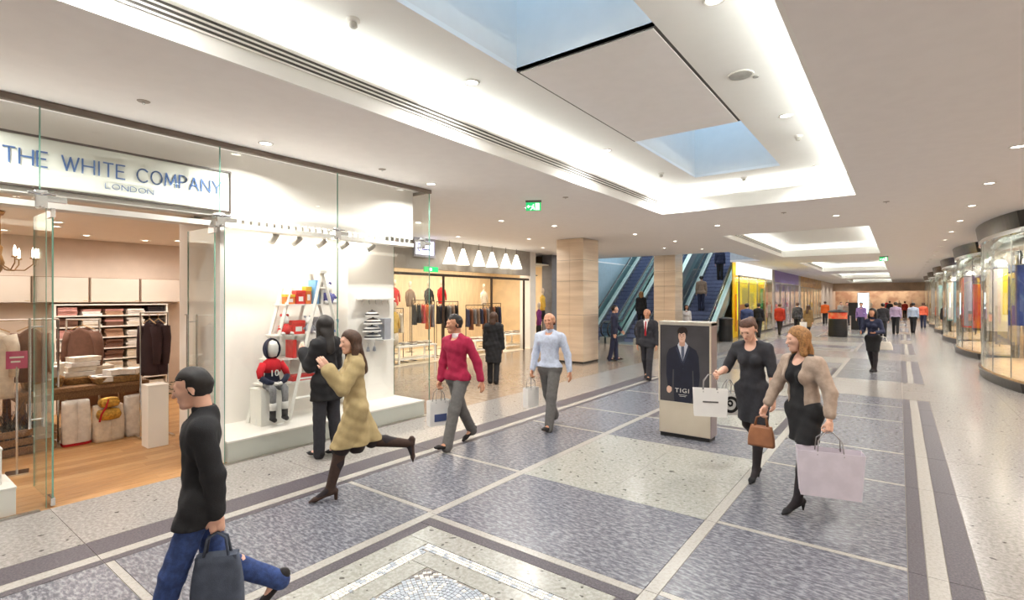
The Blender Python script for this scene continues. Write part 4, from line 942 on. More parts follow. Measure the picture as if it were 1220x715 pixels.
# ================================================================ advertising kiosk
KX, KY = -2.45, 7.3
kk = thing('advertising_kiosk', 'free-standing steel advertising kiosk with a poster of a man in a suit', 'kiosk', (KX, KY, 0), 0)
kw, kd, kh = .372, .15, 1.66
B().box(-kw+.02, kw-.02, .02, 2*kd-.02, 0, .05).build('plinth', BLACK, kk)
KM = M('kiosk_steel', (226, 216, 198), .35, .4, var=.06, vscale=1.5, rgb2=(216, 204, 184))
B().box(-kw, kw, .012, 2*kd, .05, kh).build('body', M('kiosk_side', (164, 150, 150), .35, .8, var=.05), kk, bev=.006)
B().box(-kw+.01, kw-.01, .0, .014, .06, .50).build('lower_panel', KM, kk)
B().box(-kw, kw, -.006, 2*kd+.006, kh-.04, kh+.012).build('top_cap', M('kiosk_cap', (214, 208, 198), .35, .6), kk, bev=.004)
B().box(-kw, kw, -.004, .014, .50, .515).build('frame', KM, kk)
for s in (-1, 1): B().box(*sorted((s*kw, s*(kw-.02))), -.004, .014, .515, kh-.04).build('frame', KM, kk)
po = B().box(-kw+.02, kw-.02, .004, .014, .515, kh-.04).build('poster', M('poster_grey', (74, 72, 76), .35, var=.12, vscale=2.5), kk)
PS = {'suit': M('print_suit', (28, 32, 50), .4, var=.1, vscale=10), 'suit_light': M('print_suit_light', (46, 52, 74), .4), 'skin': M('print_skin', (222, 182, 160), .4, var=.05), 'hair': M('print_hair', (34, 22, 20), .4), 'shirt': M('print_shirt', (206, 210, 220), .4), 'tie': M('print_tie', (84, 92, 112), .4), 'pale': M('print_pale', (222, 218, 212), .4), 'shade': M('print_shade', (202, 156, 134), .4)}
def print_shape(name, pts, mat, lay):       # flat ink shapes of the poster, poster millimetre layers
    B().prism([(x, z) for x, z in pts], -.0006, 1, .004-.0007*lay).build(name, PS[mat], po)
def ell(cx, cz, rx, rz, n=18, a0=0, a1=2*PI): return [(cx+rx*math.cos(a0+(a1-a0)*i/n), cz+rz*math.sin(a0+(a1-a0)*i/n)) for i in range(n)]
cx = -.02
print_shape('printed_coat', [(cx-.215, .72), (cx-.24, .9), (cx-.235, 1.18), (cx-.2, 1.27), (cx-.08, 1.335), (cx+.08, 1.335), (cx+.19, 1.27), (cx+.225, 1.18), (cx+.24, .9), (cx+.22, .72), (cx+.16, .72), (cx+.15, .98), (cx+.135, .98), (cx+.14, .6), (cx+.12, .52), (cx-.12, .52), (cx-.13, .62), (cx-.125, .98), (cx-.145, .98), (cx-.155, .72)], 'suit', 1)
print_shape('printed_shirt', [(cx-.075, 1.335), (cx+.0, 1.1), (cx+.075, 1.335), (cx+.04, 1.38), (cx-.05, 1.38)], 'shirt', 2)
print_shape('printed_neck', [(cx-.048, 1.33), (cx-.01, 1.31), (cx+.03, 1.33), (cx+.034, 1.42), (cx-.052, 1.42)], 'shade', 3)
print_shape('printed_tie', [(cx-.022, 1.32), (cx+.02, 1.32), (cx+.024, 1.2), (cx, 1.1), (cx-.022, 1.2)], 'tie', 3)
for s in (-1, 1):
    print_shape('printed_lapel', [(cx+s*.075, 1.335), (cx+s*.1, 1.28), (cx+s*.085, 1.25), (cx+s*.02, 1.08), (cx, 1.08)], 'suit_light', 3)
    print_shape('printed_hand', ell(cx+s*.2, .685, .034, .052), 'skin', 2); print_shape('printed_thumb', ell(cx+s*.17, .69, .012, .035), 'skin', 3)
print_shape('printed_face', ell(cx-.01, 1.46, .054, .078), 'skin', 4); print_shape('printed_jaw', ell(cx-.012, 1.415, .04, .04), 'skin', 5)
print_shape('printed_hair', [(cx-.068, 1.47), (cx-.075, 1.54), (cx-.05, 1.585), (cx+.0, 1.6), (cx+.05, 1.585), (cx+.072, 1.54), (cx+.06, 1.46), (cx+.046, 1.5), (cx+.02, 1.515), (cx-.02, 1.495), (cx-.05, 1.51)], 'hair', 6)
for s in (-1, 1): print_shape('printed_eye', ell(cx-.012+s*.022, 1.47, .01, .004, 10), 'hair', 7); print_shape('printed_brow', [(cx-.012+s*.01, 1.483), (cx-.012+s*.036, 1.487), (cx-.012+s*.034, 1.493), (cx-.012+s*.01, 1.489)], 'hair', 7)
print_shape('printed_nose', [(cx-.016, 1.465), (cx-.006, 1.465), (cx-.004, 1.437), (cx-.024, 1.437)], 'shade', 7); print_shape('printed_mouth', ell(cx-.012, 1.418, .018, .005, 10), 'shade', 7)
for z in (1.06, 1.0): print_shape('printed_button', ell(cx+.006, z, .007, .007, 8), 'suit_light', 4)
o = put_text('TIGI', .2, .06, po, (cx-.11, .0012, .655), PS['pale'], 'printed_lettering', 1.2, (PI/2, 0, 0))
for k, (w_, z) in enumerate(((.12, .62), (.09, .6))): print_shape('printed_line', [(cx-w_/2, z), (cx+w_/2, z), (cx+w_/2, z+.006), (cx-w_/2, z+.006)], 'pale', 4)
# ================================================================ litter bin, information screen
lb = thing('litter_bin', 'round black litter bin with an orange poster band in the far mall', 'bin', (-2.6, 32.0, 0))
B().lathe([(.0, 0), (.42, 0), (.44, .05), (.42, .9), (.40, .95), (.0, .95)], n=28, cap=False).build('drum', BLACK, lb, smooth=False); B().lathe([(.43, .95), (.43, 1.28), (.40, 1.28)], n=28, cap=False).build('poster_band', M('orange_print', (222, 140, 96), .5, var=.3, vscale=6, rgb2=(226, 60, 40)), lb); B().lathe([(.46, 1.28), (.46, 1.34), (.2, 1.42), (0, 1.42)], n=28, cap=False).build('lid', DARKM, lb, smooth=True)
isc = thing('information_screen', 'black information stand with a bright white screen in the far mall', 'screen', (-2.15, 40.0, 0))
B().box(-.35, .35, -.2, .2, 0, .9).build('base', BLACK, isc, bev=.01); B().box(-.5, .3, -.12, .12, .9, 1.75).build('casing', BLACK, isc, bev=.01); B().box(.02, .58, -.135, -.12, 1.05, 2.35).build('display', M('screen_white', (214, 238, 244), .3, var=.0, emit=1.4), isc); B().box(-.02, .62, -.12, .0, 1.0, 2.4).build('display_case', M('case_white', (210, 210, 210), .4), isc)
lb2 = dup(lb, (-6.5, 25.2, 0), 0, 'dark litter bin beside the yellow shop window'); lb2.scale = (.7, .7, .8)
for c_ in lb2.children:
    if c_.name.startswith('poster_band'): c_.data = c_.data.copy(); c_.data.materials[0] = DARKM
# ================================================================ far shops on the left
def shopfront_left(y0, y1, h, fascia, label_w, back, inner, lampc, power, sills=None):
    iwall('wall_'+label_w[0], (-6.65, -6.5, y0, y1, h, 3.868), fascia, label_w[1])
    iwall('wall_'+label_w[0]+'_back', (sills or -10.0, (sills or -10.0)+.04, y0, y1, 0, 3.868), back, label_w[1].replace('fascia', 'back wall'))
    area(label_w[0]+'_lamp', (-8.2 if not sills else -6.66, (y0+y1)/2, 3.7 if not sills else 3.15), (2.5 if not sills else .12, (y1-y0)*.8), power*SHOP_W, lampc)
    n = max(2, int((y1-y0)/2))
    fr = thing('shop_glazing', 'glazed front of the %s' % label_w[2], 'shopfront', (-6.5, y0, 0))
    for i in range(n):
        a, b = (y1-y0)*i/n, (y1-y0)*(i+1)/n
        B().box(-.01, .0, a+.03, b-.03, .12, h).build('pane', GLASS, fr)
        B().box(-.04, .03, a-.03, a+.03, 0, h).build('mullion', METAL, fr)
    B().box(-.05, .03, 0, y1-y0, 0, .12).build('plinth', DARKM, fr); B().box(-.04, .04, -.03, y1-y0, h-.06, h).build('head', METAL, fr)
WFAS = M('fascia_white_lit', (248, 248, 244), .5, var=0, emit=.55); PUR = M('purple_panel', (146, 130, 190), .6, var=.08)
shopfront_left(27.7, 36.2, 3.2, WFAS, ('yellow_shop', 'white lit fascia of the yellow shop', 'yellow shop'), M('yellow_wall', (255, 222, 40), .5, var=.1, vscale=1.2, rgb2=(250, 190, 20)), None, (1, .95, .7), 70, -6.84)
YEL = M('yellow_panel', (255, 226, 30), .5, var=.06, vscale=2, emit=.35); ORG = M('orange_panel', (238, 140, 60), .5, var=.2, vscale=2); GRN = M('green_panel', (90, 200, 110), .5, var=.1)
def poster(x, y0, y1, z0, z1, mat, label, blob=None):
    t = thing('window_poster', label, 'poster', (x, (y0+y1)/2, z0)); B().box(0, .03, -(y1-y0)/2, (y1-y0)/2, 0, z1-z0).build('board', mat, t)
    B().box(.0, .035, -(y1-y0)/2-.02, (y1-y0)/2+.02, z1-z0, z1-z0+.04).build('hanger_bar', METAL, t)
    for k, (m, q) in enumerate(blob or ()): B().box(.03, .033, *q).build('print', m, t)
    B().tube([(.01, 0, z1-z0+.04), (.01, 0, 3.87-z0)], .006, 6).build('cable', METAL, t)
    return t
poster(-6.74, 28.2, 33.4, .9, 2.85, YEL, 'large bright yellow poster in the far left shop window', [(ORG, (-2.4, -.9, .0, .8)), (M('pale_yellow', (255, 240, 130), .5), (-1.6, -.3, .8, 1.7)), (M('pale_yellow'), (.3, 1.2, .3, 1.4))])
poster(-6.74, 28.0, 28.15, .3, 2.2, ORG, 'narrow orange poster at the edge of the yellow shop')
poster(-6.74, 33.9, 34.6, 1.0, 2.6, GRN, 'narrow green poster beside the yellow poster')
poster(-6.74, 35.0, 36.0, .8, 2.7, M('pink_pale', (236, 200, 184), .6, var=.2, vscale=2, rgb2=(206, 90, 80)), 'pale pink poster between the yellow and purple shops')
shopfront_left(37.0, 47.0, 3.1, PUR, ('purple_shop', 'purple fascia of the middle far shop', 'purple shop'), M('lilac_wall', (190, 178, 216), .6, var=.1), None, (.95, .9, 1), 200)
for i, y in enumerate((37.2, 39.7, 42.2, 44.7)): poster(-6.9, y, y+1.6, .2, 3.0, M('lilac_banner%d' % (i % 2), ((176, 162, 212), (206, 198, 228))[i % 2], .6, var=.06), 'tall lilac banner in the purple shop window, %s from the near end' % ordw[i])
BRONZE = M('bronze_fascia', (140, 98, 48), .4, .3, var=.2, vscale=3, rgb2=(186, 140, 66))
shopfront_left(48.0, 62.0, 3.0, BRONZE, ('bronze_shop', 'bronze fascia of the last far shop on the left', 'bronze shop'), M('bronze_wall', (206, 166, 96), .5, var=.4, vscale=1.5, rgb2=(130, 84, 40)), None, (1, .8, .5), 300)
iwall('wall_between_shops', (-10, -6.5, 36.2, 37.0, 0, 3.868), M('grey_pier', (168, 160, 152), .6), 'grey pier between the yellow and purple far shops'); iwall('wall_between_shops_far', (-10, -6.5, 47.0, 48.0, 0, 3.868), M('grey_pier'), 'grey pier between the purple and bronze far shops'); iwall('wall_far_left', (-10, -6.5, 62, 78, 0, 3.868), PINKW, 'beige far left wall near the mall end'); iwall('wall_void_far', (-16.5, -10, 34.0, 34.2, 0, 3.868), UPW, 'pale wall behind the escalators')
# end shop
iwall('wall_end_fascia', (-6.5, 3, 74, 74.2, 2.9, 3.868), M('peach_fascia', (226, 200, 172), .5, var=.1, vscale=1), 'peach lit fascia of the shop at the far end'); iwall('wall_end_back', (-6.5, 3, 77, 77.2, 0, 3.868), M('peach_wall', (228, 200, 170), .6, var=.3, vscale=1.2, rgb2=(190, 150, 126)), 'peach back wall of the shop at the far end')
area('end_shop_lamp', (-2, 75.5, 3.6), (8, 2), 120, (1, .86, .7))
for i, (x, c) in enumerate(((-5, 'brown'), (-4, 'yellow'), (-2.8, 'ivory'), (-1.2, 'red'), (0, 'taupe'), (1.2, 'brown'))): bust(x, 75, .9, c, 'distant mannequin in a %s top at the end shop, %s from the left' % (c, ordw[i]), -PI/2, True, 'ivory')
# ================================================================ bow-fronted glass bays on the right
CANO = M('canopy_dark', (74, 70, 68), .25, .6); BASEM = M('bay_base', (58, 54, 52), .35, .4); BWOOD = M('bay_platform', (214, 178, 132), .4, var=.1)
RB, HALF = 10.0, 3.25
def bow(y, off=0., xmin=1.72): return xmin-off+(RB-math.sqrt((RB+0)**2-y*y))+ (.55*max(0, (abs(y)-2.7)/.55)**2)
def bay(yc, idx, detail):
    nm = ('nearest', 'second', 'third', 'fourth', 'fifth', 'sixth')[idx]
    t = thing('bow_window', '%s bow-fronted glass shop bay with a dark curved canopy on the right' % nm, 'shop bay', (0, yc, 0))
    N = 36; ysl = [-HALF+2*HALF*i/N for i in range(N+1)]
    def arc(z0, z1, off0, off1, depth, name, mat):
        b = B(); vs = []; n = len(ysl)
        for y in ysl:
            xo0, xo1 = bow(y, off0), bow(y, off1)
            vs += [(xo0, y, z0), (xo1, y, z1), (xo1+depth, y, z1), (xo0+depth, y, z0)]
        fs = []
        for i in range(n-1):
            for k in range(4): fs.append((i*4+k, i*4+(k+1) % 4, (i+1)*4+(k+1) % 4, (i+1)*4+k))
        fs += [(3, 2, 1, 0), tuple((n-1)*4+k for k in range(4))]
        b.add(vs, fs).build(name, mat, t, smooth=False)
    arc(3.52, 3.868, .06, .11, .5, 'canopy', CANO); arc(0, .2, .02, .06, 1.6, 'base', BASEM); arc(.2, .25, .0, .0, 1.6, 'platform', BWOOD)
    arc(3.42, 3.52, .05, .05, .12, 'head_ring', CHROME)
    for i in range(6):      # curved panes
        a, b = i*6, i*6+6; g = B(); vs = []
        for k in range(a, b+1):
            y = ysl[k]; vs += [(bow(y), y, .25), (bow(y), y, 3.42), (bow(y)+.012, y, 3.42), (bow(y)+.012, y, .25)]
        fs = []
        for q in range(6):
            for k in range(4): fs.append((q*4+k, q*4+(k+1) % 4, (q+1)*4+(k+1) % 4, (q+1)*4+k))
        g.add(vs, fs).build('curved_pane', GLASS, t)
        if i: B().box(bow(ysl[a])-.004, bow(ysl[a])+.016, ysl[a]-.003, ysl[a]+.003, .25, 3.42).build('pane_edge', CHROME, t)
    for s in (-1, 1):
        B().tube([(bow(s*HALF)+.05, s*HALF, .0), (bow(s*HALF)+.05, s*HALF, 3.45)], .07, 12).build('end_post', CHROME, t, smooth=True)
    # curved white light trough inside
    def tr(u, v):
        y = -2.2+4.4*u; a = PI*v; return (bow(y)+.55+.28*math.cos(a), y, 3.18+.26*math.sin(a))
    B().grid(tr, 14, 8).build('light_hood', M('hood_white', (244, 242, 236), .5, var=0), t, smooth=True, solid=.01)
    if idx < 4:
        area('bay_lamp', (bow(0)+.6, yc, 3.1), (.6, 3.6), 60*SHOP_W, (1, .9, .76))
    return t
BC = {'white': M('banner_white', (240, 236, 228), .6, var=.03), 'blue': M('banner_blue', (92, 112, 196), .6, var=.1, vscale=2), 'orange': M('banner_orange', (236, 112, 62), .6, var=.25, vscale=3, rgb2=(226, 70, 60)), 'yellow': M('banner_yellow', (238, 200, 70), .6, var=.2, vscale=3), 'aqua': M('banner_aqua', (150, 200, 206), .6, var=.2, vscale=2), 'plum': M('banner_plum', (96, 70, 96), .6, var=.2, vscale=2), 'grey': M('banner_grey', (158, 152, 150), .6, var=.1)}
def banner(yc, dy, w_, z0, z1, c, label, dx=.75, rz=0., x=None):
    x = x or bow(dy)+dx; t = thing('window_banner', label, 'banner', (x, yc+dy, z0), rz); B().box(-.015, .015, -w_/2, w_/2, 0, z1-z0).build('board', BC[c], t); B().box(-.02, .02, -w_/2-.02, w_/2+.02, z1-z0, z1-z0+.03).build('top_bar', CHROME, t); B().tube([(0, -w_/3, z1-z0), (0, -w_/3, 3.87-z0)], .005, 6).build('cable', CHROME, t); B().tube([(0, w_/3, z1-z0), (0, w_/3, 3.87-z0)], .005, 6).build('cable', CHROME, t)
BAYS = [17.8, 25.3, 32.8, 40.3, 47.8, 55.3]
for i, yc in enumerate(BAYS): bay(yc, i, i < 2)
bayn = ('nearest', 'second', 'third', 'fourth', 'fifth', 'sixth')
banner(0, 18.3, .42, 1.15, 2.78, 'white', 'tall white banner inside the nearest right bay', rz=1.4, x=2.03); banner(0, 23.4, .42, 1.0, 2.5, 'orange', 'orange banner at the near side of the second right bay', rz=1.4, x=2.2)
banner(0, 15.9, .42, 1.4, 2.75, 'blue', 'blue banner inside the nearest right bay at the picture edge', rz=1.4, x=2.16); banner(0, 17.6, .36, 1.6, 2.75, 'yellow', 'yellow banner inside the nearest right bay', rz=1.4, x=2.24)
banner(0, 19.9, .5, .7, 2.6, 'grey', 'pale grey banner at the far end of the nearest right bay', rz=1.4, x=2.42)
for i, (yc, cs) in enumerate(((25.3, ('plum', 'grey', 'orange', 'plum')), (32.8, ('aqua', 'white', 'aqua', 'grey')), (40.3, ('grey', 'aqua', 'plum', 'white')), (47.8, ('plum', 'grey', 'white', 'aqua')))):
    for j, c in enumerate(cs): banner(yc, -1.6+1.2*j, .55, .9+.1*(j % 2), 2.8, c, '%s banner in the %s right bay, %s from the near side' % (c, bayn[i+1], ordw[j]), .42, 1.3)
for i, yc in enumerate(BAYS[:3]):
    for j, (dy, c) in enumerate(((-1.4, 'taupe'), (.5, 'ivory'), (1.7, 'red'))):
        bust(bow(dy)+1.2, yc+dy, .95, c, 'mannequin in a %s top standing in the %s right bay' % (c, bayn[i]), PI, True, 'black').children[-1]
for i, yc in enumerate(BAYS):
    t = thing('bay_fixture_globe', 'clear glass globe lamp at the near side of the %s right bay' % bayn[i], 'lamp', (bow(1.9)+.35, yc+1.9, 3.42)) if i < 3 else None
    if t: B().tube([(0, 0, 0), (0, 0, -.3)], .008, 6).build('rod', CHROME, t); B().lathe([(0, -.68), (.12, -.64), (.19, -.5), (.12, -.34), (.03, -.3)], n=18, cap=False).build('globe', M('globe_grey', (206, 210, 212), .15, .3), t, smooth=True)
# piers and doors between bays
for i, yc in enumerate([10.3]+BAYS):
    y = yc+3.75
    t = thing('shop_pier', 'steel pier with glass door beyond the %s bay on the right' % ('picture edge', *bayn)[i], 'pier', (2.75, y, 0))
    B().box(.0, .5, -.42, -.3, 0, 3.868).build('post', METAL, t); B().box(0, .5, .3, .42, 0, 3.868).build('post', METAL, t); B().box(.1, .14, -.3, .3, .02, 2.4).build('door_leaf', GLASS, t); B().box(0, .5, -.3, .3, 2.4, 3.868).build('overpanel', M('overpanel', (190, 180, 168), .5), t); B().tube([(.06, .2, .8), (.06, .2, 1.5)], .014, 8).build('handle', CHROME, t)
iwall('wall_bays_back', (4.6, 4.75, -8, 60, 0, 3.868), M('bay_backwall', (224, 206, 182), .7, var=.2, vscale=.8, rgb2=(190, 160, 140)), 'warm back wall behind the right bays')
area('bays_lamp', (3.7, 24, 3.8), (1.2, 34), 400*SHOP_W, (1, .88, .74)); area('bays_lamp', (3.7, 50, 3.8), (1.2, 16), 160*SHOP_W, (1, .88, .74)); area('bays_lamp', (3.7, 2, 3.8), (1.2, 8), 80*SHOP_W, (1, .88, .74))
# ================================================================ PEOPLE: bodies grown as one smooth surface from posed limbs
V = lambda *a: np.array(a, dtype=np.float32)
def nrm(v): v = np.asarray(v, dtype=np.float32); return v/np.linalg.norm(v)
def cone(P, pr):
    a, b, ra, rb, n, k = pr
    q = P-a; d = b-a
    if n is not None:
        q = q+np.outer(q@n, n)*(1/k-1); d = d+n*(d@n)*(1/k-1)
    dd = float(d@d)+1e-9
    t = np.clip((q@d)/dd, 0, 1)
    r = np.linalg.norm(q-t[:, None]*d, axis=1)-(ra+t*(rb-ra))
    return r*(k if n is not None and k < 1 else 1)
def prim(a, b, ra, rb=None, n=None, k=1.): return (np.asarray(a, np.float32), np.asarray(b, np.float32), ra, ra if rb is None else rb, None if n is None else np.asarray(n, np.float32), k)
def smin(a, b, k):
    h = np.clip(.5+.5*(b-a)/k, 0, 1); return b+(a-b)*h-k*h*(1-h)
def field(prims, k=.03, cut=None, wr=0.):
    def f(P):
        d = cone(P, prims[0])
        for p in prims[1:]: d = smin(d, cone(P, p), k)
        if wr: d = d+wr*(np.sin(P[:, 2]*38+P[:, 0]*21)*np.sin(P[:, 0]*33-P[:, 2]*17+P[:, 1]*29))
        if cut is not None: d = np.maximum(d, cut(P))
        return d
    return f
def snet(f, lo, hi, h):
    lo = np.asarray(lo, np.float32); hi = np.asarray(hi, np.float32)
    m = 4; n = (np.ceil((hi-lo)/(h*m)).astype(int)+1)*m
    cs = [lo[i]+h*(np.arange(0, n[i], m)+(m-1)/2) for i in range(3)]
    G = np.stack(np.meshgrid(*cs, indexing='ij'), -1).reshape(-1, 3).astype(np.float32)
    vc = f(G).reshape([len(c) for c in cs]); act = np.abs(vc) < h*m*1.9
    Vf = np.repeat(np.repeat(np.repeat(vc, m, 0), m, 1), m, 2).astype(np.float32); A = np.repeat(np.repeat(np.repeat(act, m, 0), m, 1), m, 2)
    ii = np.argwhere(A); Vf[A] = f((lo+h*ii).astype(np.float32))
    nc = np.array(Vf.shape)-1; cnt = np.zeros(nc, np.int32); acc = np.zeros((*nc, 3), np.float32)
    for ax in range(3):
        o1, o2 = [i for i in range(3) if i != ax]
        for u in (0, 1):
            for v in (0, 1):
                s0 = [None]*3; s1 = [None]*3
                s0[ax] = slice(0, -1); s1[ax] = slice(1, None)
                s0[o1] = s1[o1] = slice(u, Vf.shape[o1]-1+u); s0[o2] = s1[o2] = slice(v, Vf.shape[o2]-1+v)
                a, b = Vf[tuple(s0)], Vf[tuple(s1)]; mk = (a < 0) != (b < 0)
                if not mk.any(): continue
                t = a[mk]/(a[mk]-b[mk]); off = np.zeros((len(t), 3), np.float32); off[:, ax] = t; off[:, o1] = u; off[:, o2] = v
                acc[mk] += off; cnt += mk
    mask = cnt > 0; idx = -np.ones(nc, np.int64); idx[mask] = np.arange(mask.sum())
    vs = lo+h*(np.argwhere(mask)+acc[mask]/cnt[mask][:, None])
    fs = []
    for ax in range(3):
        o1, o2 = (ax+1) % 3, (ax+2) % 3
        s0 = [slice(1, -1)]*3; s1 = [slice(1, -1)]*3; s0[ax] = slice(0, -1); s1[ax] = slice(1, None)
        a, b = Vf[tuple(s0)] < 0, Vf[tuple(s1)] < 0
        for sgn, mk in ((1, a & ~b), (-1, ~a & b)):
            e = np.argwhere(mk)
            if not len(e): continue
            base = e.copy(); base[:, o1] += 1; base[:, o2] += 1
            q = []
            for u, v in ((1, 1), (0, 1), (0, 0), (1, 0)):
                c = base.copy(); c[:, o1] -= u; c[:, o2] -= v; q.append(idx[c[:, 0], c[:, 1], c[:, 2]])
            q = np.stack(q, 1); q = q[(q >= 0).all(1)]
            fs.append(q if sgn > 0 else q[:, ::-1])
    return vs, (np.concatenate(fs) if fs else np.zeros((0, 4), int))
def bounds(prims, pad):
    P = np.array([p[0] for p in prims]+[p[1] for p in prims]); r = max(max(p[2], p[3]) for p in prims)
    return P.min(0)-r-pad, P.max(0)+r+pad
def np_mesh(name, parts, mat):
    vs = []; fs = []; o = 0
    for v, f in parts:
        vs.append(v); fs.append(f+o); o += len(v)
    v = np.concatenate(vs); f = np.concatenate(fs)
    me = bpy.data.meshes.new(name); me.from_pydata(v.tolist(), [], f.tolist()); me.materials.append(mat)
    me.polygons.foreach_set('use_smooth', [True]*len(me.polygons)); me.update(); return me
def rotz(a): c, s = math.cos(a), math.sin(a); return np.array([[c, -s, 0], [s, c, 0], [0, 0, 1]], np.float32)
def rotx(a): c, s = math.cos(a), math.sin(a); return np.array([[1, 0, 0], [0, c, -s], [0, s, c]], np.float32)
def cloth(name, rgb, **kw): return M('wear_'+name, rgb, .88, var=kw.get('var', .08), vscale=kw.get('vscale', 30), bump=.25, bscale=150)
SKIN = {'fair': M('skin_fair', (226, 178, 154), .5, var=.04, vscale=20), 'tan': M('skin_tan', (196, 142, 112), .5, var=.04, vscale=20), 'brown': M('skin_brown', (140, 92, 68), .5, var=.04, vscale=20)}
HAIRM = {'black': M('hair_black', (30, 24, 22), .6, var=.2, vscale=60), 'brown': M('hair_brown', (82, 54, 36), .6, var=.25, vscale=60), 'blonde': M('hair_blonde', (170, 122, 72), .6, var=.25, vscale=60), 'auburn': M('hair_auburn', (92, 58, 40), .6, var=.25, vscale=60), 'grey': M('hair_grey', (120, 112, 106), .6, var=.2, vscale=60)}
EYEM = M('eye_dark', (40, 32, 30), .2); LIPM = M('lip', (176, 96, 88), .5)
def person(label, pos, heading, height=1.72, legL=(.0, .05), legR=(.0, .05), armL=None, armR=None, lean=0., head=(0., 0.), build=1., female=False, skin='fair', hair=('short', 'brown'),
           top=('shirt', None), legs=('trousers', None), shoes=None, res=.016, z0=0., jacket=None, group=None, grip=(False, False), footL=None, footR=None, cardi=None):
    s = height/1.75; X, Y, Z = V(1, 0, 0), V(0, 1, 0), V(0, 0, 1)
    R = rotx(-lean)
    sw = (.165 if female else .19)*(.5+.5*build); hw = .085 if not female else .092
    pel = V(0, 0, 0); hipL, hipR = V(-hw, 0, -.04), V(hw, 0, -.04)
    up = lambda x, y, z: R@V(x, y, z)
    waist, chest, neckb = up(0, 0, .13), up(0, .005, .36), up(0, -.01, .515)
    shL, shR = up(-sw, -.01, .435), up(sw, -.01, .435)
    Rh = R@rotz(head[0])@rotx(-head[1])
    hd = neckb+Rh@V(0, .02, .155)
    T, S = .435, .43
    def leg(hip, a, k, foot):
        kn = hip+T*V(0, math.sin(a), -math.cos(a)); sa = a-k
        an = kn+S*V(0, math.sin(sa), -math.cos(sa)); fp = foot if foot is not None else max(-1.1, min(.35, sa*.8)) 
        heel_off = .07 if shoes and shoes[0] in ('heels', 'heelboot') else 0.
        d = V(0, math.cos(fp-(.45 if heel_off else 0)), math.sin(fp-(.45 if heel_off else 0)))
        nz = V(0, -d[2], d[1])
        return kn, an, an+d*.15-nz*.05, an-d*.05-nz*.05, d, nz
    LL = leg(hipL, *legL, footL); RL = leg(hipR, *legR, footR)
    sole = .035
    # arms
    def arm(sh, spec, sx):
        ua, fa = spec if spec else ((.10*sx, 0, -1), (.05*sx, .12, -1))
        el = sh+.285*nrm(ua); wr = el+.25*nrm(fa); return el, wr, nrm(fa)
    eL, wL, dL = arm(shL, armL, -1); eR, wR, dR = arm(shR, armR, 1)
    fx = R@X; fy = R@Y
    B_ = build
    tors = [prim(hipL, hipR, (.105 if not female else .096)*B_, n=Y, k=.88), prim(pel+V(0, 0, .0), waist, .125*B_, .115*B_ if not female else .106*B_, n=fy, k=.78), prim(waist, chest, .118*B_ if not female else .107*B_, .140*B_ if not female else .122*B_, n=fy, k=.72),
            prim(up(-.085, .0, .38), up(.085, .0, .38), .10*B_ if not female else .086*B_, n=fy, k=.85), prim(up(-sw+.03, -.01, .43), up(sw-.03, -.01, .43), .052*B_), prim(up(0, -.02, .50), up(-sw+.05, -.012, .45), .05, .045), prim(up(0, -.02, .50), up(sw-.05, -.012, .45), .05, .045)]
    if female: tors += [prim(up(-.065, .075, .31), up(-.065, .08, .315), .052), prim(up(.065, .075, .31), up(.065, .08, .315), .052)]
    neck = [prim(neckb-Rh@V(0, 0, .03), hd-Rh@V(0, .03, .05), .056 if not female else .047, .05 if not female else .043)]
    h_ = lambda x, y, z: hd+Rh@V(x, y, z)
    headp = [prim(h_(0, -.012, .035), h_(0, .004, .045), .086, .084), prim(h_(0, .03, -.01), h_(0, .05, -.07), .066, .044), prim(h_(-.02, .062, .0), h_(.02, .062, .0), .04)]
    face = [prim(h_(0, .098, .018), h_(0, .116, -.018), .008, .013), prim(h_(-.03, .086, .04), h_(.03, .086, .04), .014), prim(h_(-.016, .092, -.052), h_(.016, .092, -.052), .009), prim(h_(0, .078, -.092), h_(0, .08, -.09), .02)]
    ears = [prim(h_(sx*.084, -.005, .022), h_(sx*.088, -.012, -.022), .014, .01, n=Rh@X, k=.5) for sx in (-1, 1)]
    legp = []
    for (kn, an, toe, heel, d, nz), hip in ((LL, hipL), (RL, hipR)):
        calf = kn+.35*(an-kn)-.012*d
        legp += [prim(hip, kn, .088*B_, .056), prim(kn, calf, .054, .056), prim(calf, an, .054, .036), prim(an, heel+.02*nz, .034, .03), prim(an, toe, .034, .024)]
    armp = []
    for sh, el, wr in ((shL, eL, wL), (shR, eR, wR)):
        armp += [prim(sh, el, .052*B_, .042), prim(el, el+.35*(wr-el), .041, .039), prim(el+.35*(wr-el), wr, .039, .027)]
    bodyp = tors+neck+legp+armp+(headp+face+ears if res >= .02 else [])
    f_body = field(bodyp, .022)
    lo, hi = bounds(bodyp, .02)
    parts = [snet(f_body, lo, hi, res)]
    if res < .02:      # finer head and five-fingered hands, grown into the same mesh
        fc = field(neck+headp+face+ears, .016)
        pl = Rh@Z; base = neckb+.0*pl
        fcut = field(neck+headp+face+ears, .016, lambda P: -((P-base)@pl)+.01)
        # eye hollows
        e1, e2 = h_(-.031, .112, .018), h_(.031, .112, .018)
        ff = lambda P: np.maximum(fcut(P), .021-np.minimum(np.linalg.norm(P-e1, axis=1), np.linalg.norm(P-e2, axis=1)))
        parts.append(snet(ff, hd-.17, hd+.17, .0065 if res < .015 else .0085))
    hres = .006 if res < .02 else .011
